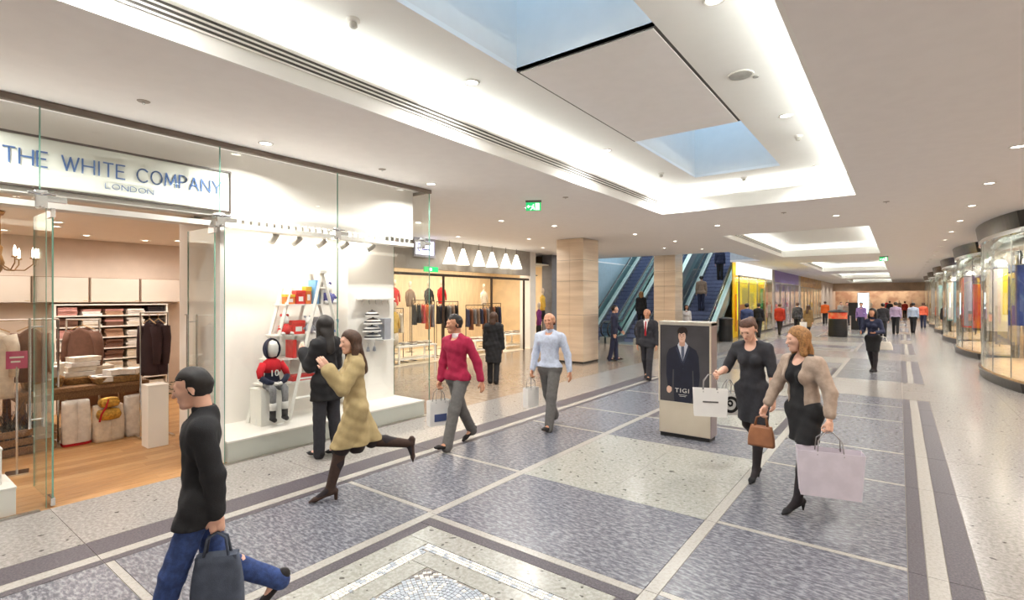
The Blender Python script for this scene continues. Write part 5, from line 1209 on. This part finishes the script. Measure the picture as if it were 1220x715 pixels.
    for wr, d, sx, gp in ((wL, dL, -1, grip[0]), (wR, dR, 1, grip[1])):
        fwd = nrm(fy-d*(fy@d)) if abs(fy@d) < .95 else nrm(Z-d*(Z@d))
        side = np.cross(d, fwd)*1.0      # across the palm thickness
        if side@(fx*sx) > 0: side = -side   # palm faces the body
        hp = [prim(wr-.02*d, wr+.03*d, .026, .03, n=side, k=.7), prim(wr+.03*d-.018*fwd, wr+.085*d-.022*fwd, .026, .022, n=side, k=.55), prim(wr+.03*d+.018*fwd, wr+.085*d+.022*fwd, .026, .022, n=side, k=.55)]
        for i, (o, L) in enumerate(((.031, .072), (.011, .08), (-.011, .075), (-.03, .06))):
            c = 1.25 if gp else .38
            p0 = wr+.085*d+o*fwd; p1 = p0+L*.48*nrm(d*math.cos(c*.55)+side*math.sin(c*.55)); p2 = p1+L*.3*nrm(d*math.cos(c*1.5)+side*math.sin(c*1.5)); p3 = p2+L*.24*nrm(d*math.cos(c*2.1)+side*math.sin(c*2.1))
            hp += [prim(p0-.02*d, p1, .0098, .0092), prim(p1, p2, .0092, .0084), prim(p2, p3, .0084, .0072)]
        q0 = wr+.03*d+.028*fwd; q1 = q0+.042*nrm(d+fwd*.8+side*.35); q2 = q1+.03*nrm(d+fwd*.1+side*(.9 if gp else .45))
        hp += [prim(q0, q1, .0125, .0105), prim(q1, q2, .0105, .0085)]
        lo2, hi2 = bounds(hp, .012); parts.append(snet(field(hp, .006), lo2, hi2, hres))
    minz = min(min(p[3][2], p[2][2]) for p in (LL, RL))-.03-sole*.3
    off = None
    me = np_mesh('person', parts, SKIN[skin])
    o = link('person', me); tag(o, label, 'person', group)
    kids = []
    def grow(name, prims, mat, k=.03, cut=None, r=None, wr=0., lo=None, hi=None):
        l, h = bounds(prims, .02); v, f = snet(field(prims, k, cut, wr), l if lo is None else lo, h if hi is None else hi, r or max(res*.8, .011))
        if len(f) == 0: return
        c = link(name, np_mesh(name, [(v, f)], mat), o); return c
    def fat(ps, e): return [(p[0], p[1], p[2]+e, p[3]+e, p[4], p[5]) for p in ps]
    # lower garment
    kind, mat = legs
    zc = V(0, 0, 0)
    if kind in ('trousers', 'jeans'):
        lp = fat(tors[:1], .012)+[prim(pel, waist*.55, .128*B_, .118*B_, n=Y, k=.82)]
        for (kn, an, toe, heel, d, nz), hip in ((LL, hipL), (RL, hipR)):
            e = .016 if kind == 'jeans' else .022
            lp += [prim(hip, kn, .094*B_, .058+e), prim(kn, an+(an-kn)*.09, .056+e, .046+e)]
        grow('trousers' if kind == 'trousers' else 'jeans', lp, mat, .02, lambda P: np.maximum(P[:, 2]-.11, np.maximum(.0-0*P[:, 0]-9, -9)), wr=.003)
        if kind == 'trousers' and jacket is None and top[0] in ('shirt', 'sweater'):
            pass
    elif kind == 'skirt':
        hem = mat[1] if isinstance(mat, tuple) else -.42; m_ = mat[0] if isinstance(mat, tuple) else mat
        ctr = (LL[0]+RL[0])/2
        lp = fat(tors[:1], .016)+[prim(pel, waist, .12*B_, .105*B_, n=Y, k=.8), prim(hipL, LL[0], .10, .085), prim(hipR, RL[0], .10, .085), prim(pel-V(0, 0, .05), (ctr+V(0, 0, 0)), .12, .11, n=Y, k=.85)]
        grow('skirt', lp, m_, .05, lambda P: np.maximum(P[:, 2]-.12, hem-P[:, 2]), wr=.003)
    if kind in ('skirt',) or top[0] == 'dress' or kind == 'tights':
        tm = cloth('tights', (40, 34, 38))
        for (kn, an, toe, heel, d, nz), hip in ((LL, hipL), (RL, hipR)):
            calf = kn+.35*(an-kn)-.012*d
            grow('stocking', [prim(hip, kn, .092, .060), prim(kn, calf, .058, .060), prim(calf, an, .058, .040), prim(an, heel+.02*nz, .038, .034), prim(an, toe, .038, .028)], tm, .02, r=.013)
    # shoes
    skind, smat = shoes or ('shoe', cloth('shoe_black', (32, 28, 28)))
    for (kn, an, toe, heel, d, nz) in (LL, RL):
        if skind == 'shoe': sp = [prim(heel+.012*nz, toe+.01*nz, .036, .034, n=nz, k=.8), prim(toe+.01*nz, toe+.05*d+.004*nz, .036, .026, n=nz, k=.6), prim(an-.01*nz, heel+.03*nz, .042, .04)]
        else: sp = [prim(heel+.02*nz, toe+.005*nz, .033, .033, n=nz, k=.75), prim(toe+.005*nz, toe+.055*d, .033, .016, n=nz, k=.6), prim(an-.02*nz, heel+.02*nz, .036, .034)]
        if skind in ('boot', 'heelboot'): sp += [prim(an-.01*nz, kn+.15*(an-kn), .046, .066)]
        cutf = (lambda P, a=an, n=nz: ((P-a)@n)-.02) if skind in ('shoe', 'heels') else None
        sh_ = grow('shoe' if skind in ('shoe', 'heels') else 'boot', sp, smat, .015, cutf, r=max(.008, res*.55))
        if skind in ('heels', 'heelboot'):
            hb_ = heel-.008*d; B().tube([tuple(hb_+.0*nz), tuple(hb_-.075*Z-.0*d)], [.022, .007 if skind == 'heels' else .016], 8).build('heel', smat, sh_ or o)
    # upper garment
    kind, mat = top[0], top[1]
    e = {'shirt': .014, 'sweater': .02, 'jacket': .026, 'coat': .032, 'dress': .014, 'suit': .024}[kind]
    long_ = top[2] if len(top) > 2 else None
    sleeve = top[3] if len(top) > 3 else .96
    up_n = R@Z
    tp = fat(tors, e)
    for sh, el, wr in ((shL, eL, wL), (shR, eR, wR)):
        tp += [prim(sh, el, .052*B_+e*.8, .044+e*.8)]
        if sleeve > .5: t_ = (sleeve-.5)*2; tp += [prim(el, el+t_*(wr-el), .044+e*.8, .034+e*(.8 if kind != 'coat' else 1.4))]
    hem = long_ if long_ is not None else (-.03 if kind in ('shirt',) else -.07)
    if kind in ('coat', 'dress', 'jacket', 'suit') and hem < -.14:
        ctr = (LL[0]+RL[0])/2; ctr = V(0, ctr[1]*.6, min(ctr[2], hem)); fl = {'coat': .17, 'dress': .135, 'jacket': .135, 'suit': .14}[kind]*B_
        tp += [prim(hipL, hipL+(LL[0]-hipL)*min(1.0, -hem/.43), .084+e, .08+e*1.2), prim(hipR, hipR+(RL[0]-hipR)*min(1.0, -hem/.43), .084+e, .08+e*1.2), prim(pel-V(0, 0, .02), ctr, .135*B_+e*.4, fl, n=Y, k=.82)]
    nk = neckb+up_n*(.0 if kind in ('dress',) else .03)
    low = top[4] if len(top) > 4 else 0.
    cen = neckb+up_n*.01+fy*(.06+low)
    def cutf(P):
        c = np.maximum(hem-P[:, 2], ((P-nk)@up_n)-.012)
        # hem follows the hands: keep sleeves whatever their height
        arms = np.full(len(P), 9., np.float32)
        for sh, el, wr in ((shL, eL, wL), (shR, eR, wR)):
            for a, b in ((sh, el), (el, wr)):
                d = b-a; t = np.clip(((P-a)@d)/(d@d), 0, 1); arms = np.minimum(arms, np.linalg.norm(P-a-t[:, None]*d, axis=1)-.062)
        c = np.where(arms < 0, np.minimum(c, -.001), c) if hem > -.2 else c
        c = np.maximum(c, np.where(arms < 0, -9, hem-P[:, 2]))
        nc = (.065 if not low else .07+low*.5)-np.linalg.norm((P-cen)*np.array([1, 1, .8], np.float32), axis=1)
        return np.maximum(c, nc) if kind not in ('coat',) else c
    gname = {'shirt': 'shirt', 'sweater': 'sweater', 'jacket': 'jacket', 'coat': 'coat', 'dress': 'dress', 'suit': 'suit_jacket'}[kind]
    grow(gname, tp, mat, .03, cutf, wr=.004 if kind != 'coat' else .006, lo=bounds(tp, .03)[0])
    if cardi:
        cp = fat(tors[1:], e+.016)
        for sh, el, wr in ((shL, eL, wL), (shR, eR, wR)):
            cp += [prim(sh, el, .052*B_+e+.006, .044+e+.004), prim(el, el+.8*(wr-el), .044+e+.004, .036+e)]
        def ccut(P):
            op = np.maximum(np.abs(P@fx)-.085, -((P@fy)-.0))
            return np.maximum(np.maximum(-op, ((P-neckb)@up_n)-.0), np.where(np.abs(P@fx) < sw-.02, -.16-P[:, 2], -9))
        grow('cardigan', cp, cardi, .03, ccut, wr=.004)
    if kind in ('coat', 'jacket', 'suit', 'shirt', 'sweater'):
        cr_ = B().lathe([(.062, -.02), (.066, .025), (.058, .04), (.052, .02)], n=18, cap=False); cr_.v = [tuple(neckb+R@V(*v)) for v in cr_.v]; cr_.build('collar', jacket[0] if jacket else (mat if kind != 'sweater' else cloth('collar_white', (232, 222, 224))), o, smooth=True)
    if jacket:   # open front: shirt and tie panel
        sm_, tm_ = jacket
        def pan(u, v): z = .515-.385*v; hwid = .055*(1-v)+.004; x = (u*2-1)*hwid; return tuple(up(x, .115*B_+.028+.012*(1-abs(u*2-1))-.05*max(0, (.35-v))*1.6, z))
        B().grid(pan, 6, 8).build('shirt_front', sm_, o, smooth=True, solid=.004)
        if tm_:
            def tie(u, v): z = .49-.36*v; hwid = .014+.012*v; x = (u*2-1)*hwid; return tuple(up(x, .115*B_+.046-.05*max(0, (.35-v))*1.6, z))
            B().grid(tie, 2, 6).build('tie', tm_, o, smooth=True, solid=.004)
    # hair
    hk, hc = hair
    if hk != 'bald':
        hp = [prim(h_(0, -.016, .045), h_(0, -.002, .054), .096, .091), prim(h_(0, -.045, .0), h_(0, -.05, -.04), .07, .05)]
        fcen = h_(0, .135, -.04)
        if hk in ('long', 'bob'):
            L = .30 if hk == 'long' else .14
            dn = nrm(-up_n+.0*fy)
            hp += [prim(h_(0, -.05, .02), h_(0, -.085 if hk == 'bob' else -.125, .0)+dn*L, .085, .075, n=Rh@Y, k=.65)]+[prim(h_(sx*.07, -.01, .03), h_(sx*.085, -.0, -.02)+dn*L*.8, .04, .034) for sx in (-1, 1)]
        elif hk == 'bun': hp += [prim(h_(0, -.09, .05), h_(0, -.12, .06), .045)]
        def hcut(P):
            fs_ = .125-np.linalg.norm(P-fcen, axis=1)
            if hk not in ('short', 'bun'): return fs_
            zz = (P-hd)@(Rh@Z); yy = (P-hd)@(Rh@Y); j = .006*np.sin(P[:, 0]*120)*np.sin(P[:, 2]*90+P[:, 1]*110)
            return np.maximum(np.maximum(.122-np.linalg.norm(P-fcen, axis=1), -.05-zz+j+np.maximum(0, yy+.01)*.9), np.minimum(yy-.018+j, .074-zz+j))
        grow('hair', hp, HAIRM[hc], .03, hcut, r=.011 if res < .02 else .018, wr=.004)
    else:
        hp = [prim(h_(0, -.02, .0), h_(0, -.03, .01), .092)]
        grow('hair_fringe', hp, HAIRM[hc], .02, lambda P: np.maximum((P-h_(0, 0, .02))@(Rh@Z), np.maximum(((P-h_(0, -.03, 0))@(Rh@Y)), -((P-h_(0, 0, -.055))@(Rh@Z)))), r=.009)
    if res < .02:
        for sx in (-1, 1): B().lathe([(0, -.006), (.009, -.003), (.009, .003), (0, .006)], n=10, cap=False).build('eye', EYEM, o, tuple(h_(sx*.031, .0895, .018)), smooth=True)
        l_ = B().lathe([(0, -.006), (.006, -.003), (.006, .003), (0, .006)], n=10, sx=3.4, cap=False).build('mouth', LIPM, o, tuple(h_(0, .099, -.052)), smooth=True)
    # stand on the ground
    heel_h = .03 if skind in ('heels', 'heelboot') else 0
    o.scale = (s, s, s); o.rotation_euler = (0, 0, heading)
    lowest = min(min(p[3][2], p[2][2]) for p in (LL, RL))-.03
    if skind in ('heels', 'heelboot'): lowest = min(min(p[3][2]-.075, p[2][2]-.03) for p in (LL, RL))
    o.location = (pos[0], pos[1], z0-lowest*s)
    bpy.context.view_layer.update()
    W = lambda q: Vector((pos[0], pos[1], z0-lowest*s))+Matrix.Rotation(heading, 3, 'Z')@(Vector([float(c) for c in q])*s)
    return o, {'handL': W(wL+.11*dL), 'handR': W(wR+.11*dR), 'head': W(hd)}
PAPER = M('paper_white', (236, 234, 230), .6, var=.02); PAPERG = M('paper_lilac', (214, 206, 216), .6, var=.05, vscale=8)
def shop_bag(label, top_pt, rz, w_, h, d, mat, mark=None, flare=0., tilt=0.):
    t = thing('shopping_bag', label, 'bag', (top_pt[0], top_pt[1], top_pt[2]-h-.16), rz)
    k = 1+flare
    b = B().add([(-w_/2, -d/2, 0), (w_/2, -d/2, 0), (w_/2, d/2, 0), (-w_/2, d/2, 0), (-w_/2*k, -d/2*1.1, h), (w_/2*k, -d/2*1.1, h), (w_/2*k, d/2*1.1, h), (-w_/2*k, d/2*1.1, h), (-w_/2*.98, 0, h*.5), (w_/2*.98, 0, h*.5)],
                [(3, 2, 1, 0), (0, 1, 5, 4), (2, 3, 7, 6), (1, 2, 9), (2, 6, 9), (6, 5, 9), (5, 1, 9), (3, 0, 8), (0, 4, 8), (4, 7, 8), (7, 3, 8)])
    b.build('body', mat, t, solid=.003)
    for s in (-1, 1):
        y = s*d/2*1.08
        B().tube([(-w_*.22, y, h-.03), (-w_*.2, y*.7, h+.09), (-w_*.06, y*.15, h+.16), (w_*.06, y*.15, h+.16), (w_*.2, y*.7, h+.09), (w_*.22, y, h-.03)], .005, 6).build('handle', M('cord_grey', (150, 146, 146), .7), t, smooth=True)
    if mark == 'line':
        for s in (-1, 1): B().box(-w_*.24, w_*.24, -.001, .001, -.008, .008).build('printed_line', M('print_grey', (96, 92, 92), .6), t, (0, s*(d/2*1.06+.004), h*.55))
    if mark == 'swirl':
        for s in (-1, 1):
            m = B(); n = 26
            def ring(r0, r1, a0, a1, cx=0, cz=0):
                vs = []; 
                for i in range(n+1):
                    a = a0+(a1-a0)*i/n
                    for r in (r0, r1): vs.append((cx+r*math.cos(a), 0, cz+r*math.sin(a)))
                m.add(vs, [(2*i, 2*i+1, 2*i+3, 2*i+2) for i in range(n)])
            ring(.065, .10, 0, 2*PI); ring(.018, .04, -.5, 5.0, .012, .015); ring(.03, .05, 4.2, 6.2, .0, .03)
            m.build('printed_swirl', BLACK, t, (0, s*(d/2*1.05+.006), h*.5), solid=.001)
    return t
# ================================================================ the shoppers
_fw = (-math.sin(YAW), math.cos(YAW)); _rt = (math.cos(YAW), math.sin(YAW))
def spot(px, py):          # floor position measured from the photograph, in metres
    d = 609*2.0/(py-356); l = (px-610)/609*d; return (_fw[0]*d+_rt[0]*l, _fw[1]*d+_rt[1]*l)
def facing(pos, a): return math.atan2(pos[0], -pos[1])+a    # a = 0 looks to the viewer, positive turns to picture right
K = cloth('black', (30, 30, 33)); K2 = cloth('charcoal', (50, 50, 56)); NV = cloth('navy', (40, 46, 72)); JN = cloth('jeans', (52, 74, 128), var=.2); GY = cloth('grey', (104, 102, 100)); CR = cloth('crimson', (164, 26, 66)); SK_ = cloth('skyshirt', (196, 206, 226)); TR = cloth('trench', (176, 156, 112), var=.04); WS = cloth('whiteshirt', (236, 232, 232)); CD = cloth('cardigan', (176, 156, 140)); BTB = cloth('brownboot', (62, 44, 36)); RDT = cloth('redtie', (176, 32, 44)); DKK = cloth('darkbrown', (44, 36, 36)); OR = cloth('orange', (240, 112, 40)); RD2 = cloth('rustred', (184, 56, 40)); LIL = cloth('lilac', (176, 158, 190)); BLS = cloth('paleblue', (172, 186, 210)); BRC = cloth('olivebrown', (138, 110, 70)); PUR2 = cloth('purple', (150, 124, 190)); TAN = cloth('tan', (150, 132, 116)); BLU = cloth('bluejacket', (62, 74, 112)); CORAL = cloth('coral', (226, 104, 74))
# 1 man striding past at the lower left
p = spot(240, 766)
o, h = person('man in a black jacket and blue jeans striding past with a bag, lower left', p, facing(p, -1.62), 1.60, (.34, .06), (-.16, .85), ((-.02, -.22, -1), (.04, -.06, -1)), ((.0, .02, -1), (-.05, .2, -1)), .0, (-.15, .22), .92, hair=('short', 'black'), top=('jacket', K, -.17), legs=('jeans', JN), res=.013, grip=(True, False))
GB = M('slate_canvas', (74, 82, 98), .8, var=.15, vscale=14, bump=.3, bscale=200)
def hand_bag(label, pt, rz, w_, h_, d, mat, strap=.12, name='handbag'):
    t = thing(name, label, 'bag', (pt[0], pt[1], pt[2]-h_-strap), rz)
    def f(u, v):
        a = 2*PI*u; q = lambda c: math.copysign(abs(c)**.45, c); k = 1-.22*v+.08*math.sin(PI*v)
        return (q(math.cos(a))*w_/2*k, q(math.sin(a))*d/2*(1-.5*v), h_*v)
    B().grid(f, 28, 8).build('body', mat, t, smooth=True, solid=.006); B().box(-w_*.46, w_*.46, -d*.42, d*.42, 0, .012).build('base', mat, t)
    B().box(-w_*.4, w_*.4, -d*.24, d*.24, h_*.93, h_).build('top_flap', mat, t); B().box(-w_*.4, w_*.4, -d*.42-.002, -d*.36, h_*.62, h_*.66).build('seam', M('bag_seam', (128, 132, 140), .6), t)
    for s in (-1, 1): B().tube([(-w_*.25, s*d*.2, h_*.95), (-w_*.18, s*d*.12, h_+strap*.8), (0, 0, h_+strap), (w_*.18, s*d*.12, h_+strap*.8), (w_*.25, s*d*.2, h_*.95)], .008, 7).build('handle', mat, t, smooth=True)
    return t
hand_bag('slate blue soft bag carried by the man striding past, lower left', h['handL'], facing(p, -.3), .26, .32, .14, GB, .12)
# 2 dark woman at the window, 3 woman in a trench coat
p = (-5.78, 3.74)
person('woman with long dark hair and a black coat standing at the display window', p, 1.75, 1.74, (.06, .05), (-.06, .08), ((-.15, .25, -1), (.25, .8, .9)), ((.15, .15, -1), (-.2, .7, .5)), .03, (-.4, .1), 1.0, True, 'fair', ('long', 'black'), ('coat', K, -.27), ('trousers', K2), ('boot', K), res=.014)
p = spot(424, 588)
person('woman in a beige trench coat and heeled brown boots walking past the window', p, facing(p, -1.45), 1.66, (.38, .10), (-.42, .95), ((-.3, .5, -.75), (.1, .55, .85)), ((.12, -.1, -1), (.1, .2, -1)), .06, (.35, .05), 1.0, True, 'fair', ('long', 'brown'), ('coat', TR, -.43), ('skirt', (DKK, -.52)), ('heelboot', BTB), res=.013)
# 4 man in crimson, 5 man in pale blue shirt
p = spot(545, 531)
o, h = person('man in a crimson sweater and grey trousers walking with a white bag', p, facing(p, -.75), 1.78, (.36, .06), (-.34, .22), ((-.30, -.38, -1), (-.25, -.05, -1)), ((.12, .1, -1), (.06, .2, -1)), .04, (-.45, .05), 1.0, False, 'tan', ('short', 'black'), ('sweater', CR), ('trousers', GY), res=.013, grip=(False, True), jacket=None)
b = shop_bag('white carrier bag with a blue print held by the man in crimson', h['handR'], facing(p, -.75)+1.2, .30, .34, .12, PAPER); B().box(-.09, .09, -.068, -.062, .06, .16).build('printed_patch', M('print_blue', (70, 84, 130), .6), b); B().box(-.09, .09, .062, .068, .06, .16).build('printed_patch', M('print_blue'), b)
p = spot(655, 510)
o, h = person('balding man in a pale blue shirt and grey trousers walking forward', p, facing(p, -.45), 1.76, (.26, .06), (-.26, .30), ((-.28, -.18, -1), (-.2, .12, -1)), ((.16, .1, -1), (.05, .35, -1)), .0, (.1, .05), 1.04, False, 'tan', ('bald', 'brown'), ('shirt', SK_), ('trousers', GY), res=.013, grip=(False, True))
shop_bag('small white carrier bag held by the man in the pale blue shirt', h['handR'], facing(p, -.45)+1.3, .24, .30, .1, PAPER)
# 6 back view by the boutique, 7 by the column, 8 suit
p = spot(588, 457)
person('person in a long black coat with brown hair seen from behind at the boutique', p, facing(p, 2.9), 1.64, (.05, .05), (-.08, .1), lean=.02, build=1.12, female=True, skin='brown', hair=('bob', 'brown'), top=('coat', K, -.46), legs=('trousers', K), res=.016)
p = (-7.32, 15.1)
person('person in black beside the broad steel column, facing the escalators', p, facing(p, 1.5), 1.74, (.1, .05), (-.1, .1), ((-.15, .2, -1), (-.1, .6, -.7)), None, .02, hair=('short', 'black'), top=('jacket', NV, -.14), legs=('trousers', NV), res=.018)
p = spot(771, 452)
person('man in a dark suit with a red tie walking behind the kiosk', p, facing(p, -.25), 1.72, (.22, .05), (-.2, .3), build=1.06, skin='tan', hair=('bald', 'black'), top=('suit', K2, -.16), legs=('trousers', K2), jacket=(WS, RDT), res=.016)
# 9, 10 the two women on the right
p = spot(897, 566)
o, h = person('woman in a charcoal dress and black heels carrying white shopping bags, centre right', p, facing(p, -.35), 1.74, (.20, .04), (-.22, .75), ((-.22, .05, -1), (-.1, .25, -1)), ((.42, .02, -.9), (.0, .75, -.12)), .08, (-.05, .42), 1.04, True, 'fair', ('bun', 'auburn'), ('dress', K2, -.40, .42, .035), ('tights', None), ('heels', K), res=.013, grip=(False, True))
q = h['handR']; shop_bag('white paper bag with a thin grey printed line held up by the woman in charcoal', (q.x-.03, q.y-.02, q.z+.02), facing(p, .15), .34, .30, .12, PAPER, 'line', .06)
q = spot(868, 553); shop_bag('white bag with a round black swirl hanging beside the woman in charcoal', (q[0], q[1], 1.02), facing(p, .5), .26, .26, .1, PAPER, 'swirl')
p = spot(958, 604)
o, h = person('woman in a black dress and beige cardigan with a large lilac bag, right', p, facing(p, -.75), 1.68, (.24, .06), (-.26, .55), ((-.42, -.12, -1), (-.18, .25, -1)), ((.35, .25, -1), (.12, .45, -.9)), .06, (-.35, .08), 1.08, True, 'fair', ('bob', 'blonde'), ('dress', K, -.34, .30, .03), ('tights', None), ('heels', K), res=.013, grip=(True, True), cardi=CD)
shop_bag('large crumpled lilac shopping bag held by the woman in the beige cardigan', h['handL'], facing(p, .1), .46, .40, .18, PAPERG, None, .12)
hand_bag('brown leather handbag between the two women on the right', h['handR'], facing(p, -.2), .24, .20, .10, M('brown_leather', (158, 104, 70), .5, var=.15), .10)
# 11 onwards: the far mall
p = spot(1040, 444)
o, h = person('woman in a dark top and skirt with a white handbag, far right aisle', p, facing(p, -.4), 1.70, (.15, .05), (-.12, .3), ((-.3, .1, -1), (.3, .9, -.1)), ((.3, .05, -1), (-.2, .8, -.1)), .02, female=True, skin='tan', hair=('bob', 'black'), top=('shirt', NV, -.04, .98), legs=('skirt', (K, -.40)), shoes=('shoe', K), res=.02)
q = spot(1051, 444); hand_bag('white handbag held by the woman in the dark top, far aisle', (q[0], q[1], .98), facing(p, 0), .46, .22, .12, M('white_leather', (232, 226, 214), .5), .14)
def far(label, pos, a, hgt=1.72, **kw): return person(label, pos, facing(pos, a), hgt, (.22, .05), (-.2, .3), res=.026, **kw)
far('man in a black suit standing by the right hand bays', spot(1128, 400), .2, 1.76, top=('suit', K, -.16), legs=('trousers', K), jacket=(WS, None), hair=('short', 'black'))
far('man in a lilac shirt walking away down the mall', spot(1067, 398), PI, 1.78, top=('shirt', LIL), legs=('trousers', K), hair=('short', 'black'), build=1.1)
far('man in a pale blue shirt walking away down the mall', spot(1088, 397), PI-.2, 1.74, top=('shirt', BLS), legs=('trousers', K), hair=('short', 'black'), build=1.1)
far('person in a coral top beyond the pale blue shirt', spot(1100, 391), PI, 1.7, top=('sweater', CORAL), legs=('trousers', NV), hair=('short', 'brown'))
far('person in a bright orange jacket in the far mall', spot(983, 386), PI, 1.76, top=('jacket', OR, -.14), legs=('trousers', K), build=1.15)
far('woman in an olive brown coat walking with a white bag', spot(963, 402), 2.6, 1.66, female=True, top=('coat', BRC, -.4), legs=('trousers', K), hair=('long', 'brown'))
q = spot(957, 402); shop_bag('small white bag beside the olive brown coat in the far mall', (q[0], q[1], .95), .4, .3, .32, .12, PAPER)
far('person in a black and grey jacket left of the olive coat', spot(950, 397), PI, 1.74, top=('jacket', cloth('blackgrey', (84, 84, 90), var=.4, vscale=8), -.16), legs=('trousers', K))
far('person in a rust red jacket in the far mall', spot(929, 399), 2.8, 1.70, build=1.15, top=('jacket', RD2, -.2), legs=('trousers', DKK), hair=('short', 'brown'))
far('person in a blue jacket near the yellow shop', spot(890, 408), 2.7, 1.76, build=1.15, top=('jacket', BLU, -.2), legs=('trousers', NV), hair=('short', 'black'))
far('person in a black jacket right of the blue jacket near the yellow shop', spot(904, 402), 2.9, 1.74, top=('jacket', K, -.16), legs=('trousers', K), hair=('short', 'black'))
far('person in a purple shirt beside the white information screen', spot(1026, 398), -.3, 1.76, top=('shirt', PUR2), legs=('trousers', NV), hair=('short', 'brown'))
far('person in dark clothes behind the woman with the white handbag', spot(1052, 402), PI, 1.74, top=('jacket', K2, -.16), legs=('trousers', K), hair=('short', 'black'))
far('distant person in tan right of the litter bin', spot(1009, 387), .3, 1.7, top=('jacket', TAN, -.2), legs=('trousers', K2), hair=('short', 'black'))
far('distant person in grey left of the information screen', spot(1002, 385), .3, 1.7, top=('jacket', cloth('palegrey', (190, 186, 180)), -.2), legs=('trousers', K2), hair=('short', 'black'))
far('tiny distant person in black at the mall end', spot(1060, 380), PI, 1.74, top=('jacket', K, -.16), legs=('trousers', K))
far('tiny distant person in red at the mall end', spot(1078, 379), PI, 1.7, top=('jacket', RD2, -.16), legs=('trousers', K))
# riders on the escalators
def rider(label, x, y, ys, a, **kw):
    tr = .2/.72; i = max(0, int((y-ys-1.2)/tr)); z = .2*(i+1) if y > ys+1.2 else .02
    yy = ys+1.2+(i+.5)*tr if y > ys+1.2 else y
    return person(label, (x, yy), facing((x, yy), a), kw.pop('hgt', 1.7), (.04, .06), (-.04, .06), res=.022, z0=z, **kw)
rider('blonde woman in black riding the middle escalator', -9.6, 22.6, 20.75, PI, female=True, hair=('bob', 'blonde'), top=('coat', K, -.3), legs=('trousers', K))
rider('man in a tan top riding up the right escalator', -7.9, 26.2, 23.1, PI, top=('jacket', TAN, -.14), legs=('trousers', NV), hair=('short', 'black'))
rider('person in dark clothes high on the right escalator', -7.6, 28.4, 23.1, PI, top=('jacket', NV, -.14), legs=('trousers', K), hair=('short', 'black'))
rider('woman with dark hair and a pale top at the foot of the right escalator', -7.85, 23.7, 23.1, .2, hgt=1.66, female=True, hair=('long', 'black'), top=('shirt', WS), legs=('trousers', K), skin='tan')
